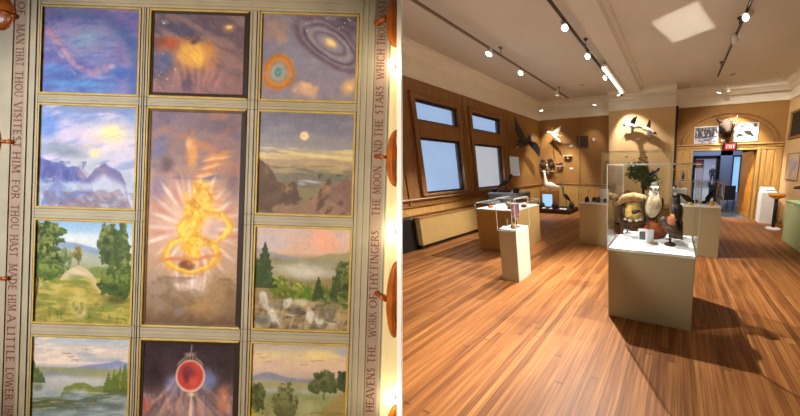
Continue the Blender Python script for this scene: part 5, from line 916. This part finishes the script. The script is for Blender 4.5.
ex = empty('exit_sign', (1.47, YD-.09, 2.10), 'red lit exit sign on the moulding above the doorway', 'exit sign'); MB().quadbox((-.19, -.05, 0), (.19, .03, .22)).build('housing', M['black'], ex, .006); MB().quadbox((-.135, -.056, .025), (.135, -.05, .20)).build('red_face', M['red'], ex)
x = -.10
for ch in 'EXIT':
    qs, W_ = strokes(ch); lt = MB()
    for q in qs: p_ = [Vector((x+a*.075, -.058, .065+b_*.095)) for a, b_ in q]; lt.loft([p_, [v+Vector((0, .003, 0)) for v in p_]], 0, True, False)
    lt.build('letter', M['exitw'], ex); x += W_*.075+.016
# --- right side: sage pedestal, little table, white display stand, framed poster, dark window
sg = empty('display_pedestal', (2.58, 5.2, 0), 'sage green pedestal at the right edge', 'pedestal'); MB().quadbox((-.30, -.8, .0), (.30, .8, .86)).build('pedestal_body', M['green'], sg, .008); MB().quadbox((-.31, -.81, .86), (.31, .81, .90)).build('top_slab', M['green'], sg, .006)
dw = empty('driftwood', (2.42, 5.75, .90), 'dark driftwood piece raised on the sage pedestal', 'driftwood'); MB().path([((-.14, 0, .28), .03, .025), ((0, 0, .30), .05, .04), ((.2, -.1, .29), .05, .045), ((.34, -.2, .30), .03, .03)], 8, side=(0, 1, 0)).build('driftwood', F['bark'], dw); MB().tube((.08, -.04, 0), (.08, -.04, .29), .012).quadbox((0, -.12, 0), (.16, .04, .02)).build('stand', M['black'], dw)
tb = empty('pedestal_stand', (2.44, 7.0, 0), 'small round wooden stand on a white foot by the right wall', 'stand'); MB().lathe([(.17, .86), (.19, .90), (.18, .93), (.001, .935)], seg=22).lathe([(.06, .80), (.17, .86), (.001, .865)], seg=22).build('bowl_top', M['doorw'], tb); MB().tube((0, 0, .06), (0, 0, .82), .045).build('post', M['black'], tb); MB().lathe([(.17, 0), (.17, .04), (.05, .06), (.001, .062)], seg=22).build('foot', M['white'], tb)
wp_ = empty('lectern_stand', (2.50, 7.86, 0), 'white pedestal with a sloping open book by the door surround', 'stand'); MB().quadbox((-.18, -.17, 0), (.18, .17, .88)).build('pedestal', M['white'], wp_, .005); MB().prism([(-.17, .88), (.17, .88), (.17, 1.02), (-.17, .90)], 0, -.16, .18).build('sloping_top', M['white'], wp_)
ob = empty('open_book', (2.55, 7.86, .966), 'open dark book on the sloping white stand', 'book'); ob.rotation_euler = (math.radians(19.4), 0, 0)
MB().quadbox((-.12, -.1, .0), (.12, .1, .012)).build('cover', M['black'], ob); MB().quadbox((-.11, -.09, .012), (-.005, .09, .022)).quadbox((.005, -.09, .012), (.11, .09, .022)).build('pages', M['paper'], ob)
ps = empty('framed_poster', (XR, 7.55, 1.60), 'pale framed poster on the right wall', 'poster'); MB().quadbox((-.012, -.34, -.33), (0, .34, .34)).build('sheet', mat('poster_sheet', (206, 184, 150), .6, rgb2=(176, 164, 160), scale=5), ps); fr_ = MB()
for a, b_ in (((-.36, -.35), (.36, -.33)), ((-.36, .34), (.36, .36)), ((-.36, -.35), (-.34, .36)), ((.34, -.35), (.36, .36))): fr_.quadbox((-.02, a[0], a[1]), (0, b_[0], b_[1]))
fr_.build('frame', M['wood'], ps)
MB().quadbox((-.014, -.24, -.08), (-.012, -.02, .14)).build('blue_print', mat('poster_blue', (150, 164, 206), .6), ps)
wv = struct(empty('window_4', (XR, 7.3, 2.4))); MB().quadbox((-.02, -.7, 0), (0, .62, .6)).build('dark_pane', M['black'], wv); MB().quadbox((-.04, .60, -.06), (0, .68, .66)).quadbox((-.04, -.76, -.06), (0, .68, 0)).quadbox((-.04, -.76, .6), (0, .68, .66)).build('casing', M['wood'], wv)
# --- hall: person, picture, bench, dark chairs
pe = empty('person', (2.86, 22.0, 0), 'person in dark clothes standing in the far white room', 'person')
mb = MB()
for sx, fw in ((-1, .14), (1, -.12)): mb.path([((sx*.1, 0, .95), .10, .11), ((sx*.11, fw*.5, .52), .07, .075), ((sx*.11, fw, .1), .05, .055), ((sx*.11, fw-.08, .04), .05, .09)], 10)
mb.path([((0, 0, .86), .17, .12), ((0, 0, 1.05), .16, .11), ((0, 0, 1.3), .21, .13), ((0, 0, 1.44), .17, .10), ((0, 0, 1.50), .07, .07)], 12)
for sx in (-1, 1): mb.path([((sx*.2, 0, 1.42), .065, .065), ((sx*.25, .03, 1.15), .05, .05), ((sx*.24, -.06, .92), .038, .038)], 8)
mb.path([((0, 0, 1.47), .055, .055), ((0, -.01, 1.56), .055, .06)], 8, 1).ell((0, -.01, 1.66), (.085, .105, .12), 12, 8, 1).path([((0, -.10, 1.65), .016, .02), ((0, -.135, 1.63), .012, .012)], 6, 1)
for sx in (-1, 1): mb.ell((sx*.24, -.07, .86), (.03, .035, .06), 8, 6, 1)
mb.build('body', [M['cloth'], M['skin']], pe); MB().ell((0, .02, 1.70), (.095, .11, .10)).build('hair', F['black'], pe)
pf = empty('wall_picture', (2.0, 26, 1.95), 'red picture on the far white wall', 'picture'); MB().quadbox((-.5, -.05, -.42), (.5, 0, .42)).build('frame', M['black'], pf); MB().quadbox((-.42, -.06, -.34), (.42, -.05, .34)).build('canvas', mat('red_picture', (190, 60, 60), .6, rgb2=(90, 40, 60), scale=3), pf)
bn = empty('museum_bench', (1.9, 21.0, 0), 'dark bench in the far white room', 'bench'); MB().quadbox((-.7, -.25, .38), (.7, .25, .46)).build('seat', M['cloth'], bn, .01)
for sx in (-1, 1): MB().quadbox((sx*.6-.04, -.2, 0), (sx*.6+.04, .2, .38)).build('leg', M['black'], bn)
def chair(x, y, rz, label):
    e = empty('hall_chair', (x, y, 0), label, 'chair', 'dark hall chairs', rz=math.radians(rz)); MB().quadbox((-.22, -.22, .43), (.22, .22, .47)).build('seat', M['cloth'], e, .01)
    MB().quadbox((-.22, .19, .47), (.22, .23, .95)).build('backrest', M['cloth'], e, .01)
    for a in (-.19, .19):
        for b_ in (-.19, .19): MB().tube((a, b_, 0), (a, b_, .44), .015).build('leg', M['black'], e)
chair(1.75, 9.6, 200, 'dark chair in the hall nearest the open door leaf'); chair(1.45, 10.1, 170, 'dark chair in the hall against the blue wall')
# ------------------------------------------------------------------ lighting tracks
def head(p, tgt, watts, label, r=.054, cone=70, m=None, on=True, blend=.6):
    e = empty('track_spotlight', p, label, 'spotlight', 'track spotlights'); d = (Vector(tgt)-Vector(p)).normalized(); q = d.to_track_quat('Z', 'Y').to_matrix().to_4x4()
    b_ = MB().lathe([(.02, -.12), (r*.75, -.11), (r*.8, -.03), (r*1.05, 0), (r*1.05, .012), (r*.9, .012)], seg=16); b_.rot(q); b_.build('housing', m or M['trackw'], e)
    l = MB().lathe([(r*.88, .012), (r*.86, .016), (.001, .02)], seg=16); l.rot(q); l.build('lens', M['lamp'] if on else M['white'], e)
    MB().tube(tuple(-d*.08), tuple(-d*.08+Vector((0, 0, max(.06, 3.80-p[2]+.02+d.z*.08)))), .010).build('stem', m or M['trackw'], e)
    if on: o = spot('track_lamp', tuple(Vector(p)+d*.04), tgt, watts, cone, blend, .03)
    return e
def track(name, a, b_, m, label, drops=()):
    e = empty(name, tuple((Vector(a)+Vector(b_))/2), label, 'lighting track', 'lighting tracks'); c = (Vector(a)+Vector(b_))/2; A_, B_ = Vector(a)-c, Vector(b_)-c
    ax = 1 if abs(A_.y) > abs(A_.x) else 0; h = .018
    mb = MB(); lo = [min(A_[i], B_[i])-(h if i != ax else 0) for i in range(3)]; hi = [max(A_[i], B_[i])+(h if i != ax else 0) for i in range(3)]; mb.quadbox(lo, hi); mb.build('rail', m, e)
    for s in drops: p = A_.lerp(B_, s); MB().tube(tuple(p), tuple(p+Vector((0, 0, ZC-c.z))), .008).lathe([(.04, 0), (.04, .015)], (p.x, p.y, ZC-c.z-.015), 12).build('drop_rod', m, e)
track('lighting_track', (-3.44, 1.2, 3.80), (-3.44, 7.3, 3.80), M['trackb'], 'long dark lighting track on the left of the ceiling', (.1, .5, .9))
track('lighting_track', (-1.735, 1.2, 3.80), (-1.735, 7.8, 3.80), M['track'], 'dark lighting track beside the ceiling beam', (.1, .5, .9))
track('lighting_track', (.83, 2.6, 3.80), (.83, 6.8, 3.80), M['track'], 'dark lighting track on the right of the ceiling', (.1, .5, .9))
track('lighting_track', (-4.6, 7.5, 3.68), (2.5, 7.5, 3.68), M['trackw'], 'white lighting track crossing in front of the back wall', (.04, .36, .68, .97))
#__LAMPS__
head((-3.44, 3.92, 3.70), (-3.1, 2.0, 0), 30, 'nearest glowing spotlight on the left ceiling track', cone=62)
head((-3.44, 4.86, 3.70), (-2.6, 1.6, 0), 40, 'second glowing spotlight on the left ceiling track', cone=56)
head((-3.44, 6.55, 3.70), (-4.25, 7.7, .8), 480, 'third spotlight on the left ceiling track, toward the corner platform', cone=60)
head((-1.735, 3.62, 3.70), (-.1, 2.2, .3), 1300, 'nearest glowing spotlight on the track beside the beam', cone=84)
head((-1.735, 4.60, 3.70), (-2.2, 1.5, 0), 60, 'second glowing spotlight on the track beside the beam', cone=52)
head((-1.735, 5.75, 3.70), (-4.0, 3.0, .1), 1500, 'third spotlight on the beam track, above the glowing bar', cone=44)
head((-1.735, 7.10, 3.70), (-1.15, 7.7, 1.6), 270, 'farthest spotlight on the beam track, below the glowing bar', cone=80)
head((.83, 4.25, 3.72), (-2.4, 2.2, .2), 150, 'nearest glowing spotlight on the right ceiling track', cone=56)
head((.83, 2.75, 3.72), (-1.95, 2.1, .1), 1300, 'spotlight at the near end of the right ceiling track', cone=38)
head((.83, 4.95, 3.72), (2.3, 7.9, 1.1), 420, 'second spotlight on the right ceiling track', cone=90)
head((-4.56, 7.48, 3.56), (-4.3, 7.9, 1.2), 190, 'white spotlight at the left end of the crossing track', cone=80)
head((-2.60, 7.45, 3.58), (-3.2, 7.9, 1.2), 50, 'white spotlight left of the beam on the crossing track', cone=70)
head((.97, 7.45, 3.60), (.2, 8.2, 1.2), 45, 'left one of the paired spotlights on the crossing track', cone=80)
head((1.19, 7.45, 3.62), (2.15, 8.9, .9), 700, 'right one of the paired spotlights on the crossing track', cone=58)
head((-1.735, 1.35, 3.70), (-.2, 2.65, 1.05), 420, 'unseen spotlight added at the near end of the beam track to brighten the large case', cone=24, blend=.4)  # head added out of view to light the case front
tl_ = empty('reflection_bar', (-1.66, 6.3, 3.74), 'white glowing bar put in for a bright reflection along the ceiling beam', 'reflection bar'); MB().quadbox((-.05, -.95, .05), (.09, .95, .09)).build('housing', M['trackw'], tl_, .005); MB().quadbox((-.045, -.94, .01), (.03, .94, .05)).build('glow_bar', M['strip'], tl_, .01)  # glowing bar added in place of a reflection on the beam
MB().tube((0, -.5, .09), (0, -.5, ZC-3.74), .01).build('drop_rod', M['trackw'], tl_)
for x, y, lab in ((-2.73, 6.74, 'small round detector on the ceiling left of the beam'), (1.23, 7.25, 'small round detector on the ceiling at the far right')):
    o = MB().lathe([(.07, 0), (.065, -.03), (.03, -.045), (.001, -.046)], seg=18).build('smoke_detector', M['ceil']); o.location = (x, y, ZC); tag(o, lab, 'smoke detector', 'smoke detectors')
# added upward lamp, standing in for a glass case's reflection on the ceiling
area('reflection_fill', (-.05, 4.55, 2.6), (-.02, 4.62, 3.95), 1.4, .74, .86, (1, .96, .9), 5)
# daylight through the two blinds
area('window_daylight', (-4.93, 4.0, 2.0), (0, 3.4, .3), 7, 1.0, 1.6, (.72, .84, 1)); area('window_daylight', (-4.93, 5.4, 2.0), (0, 4.8, .3), 6, 1.0, 1.6, (.78, .88, 1))
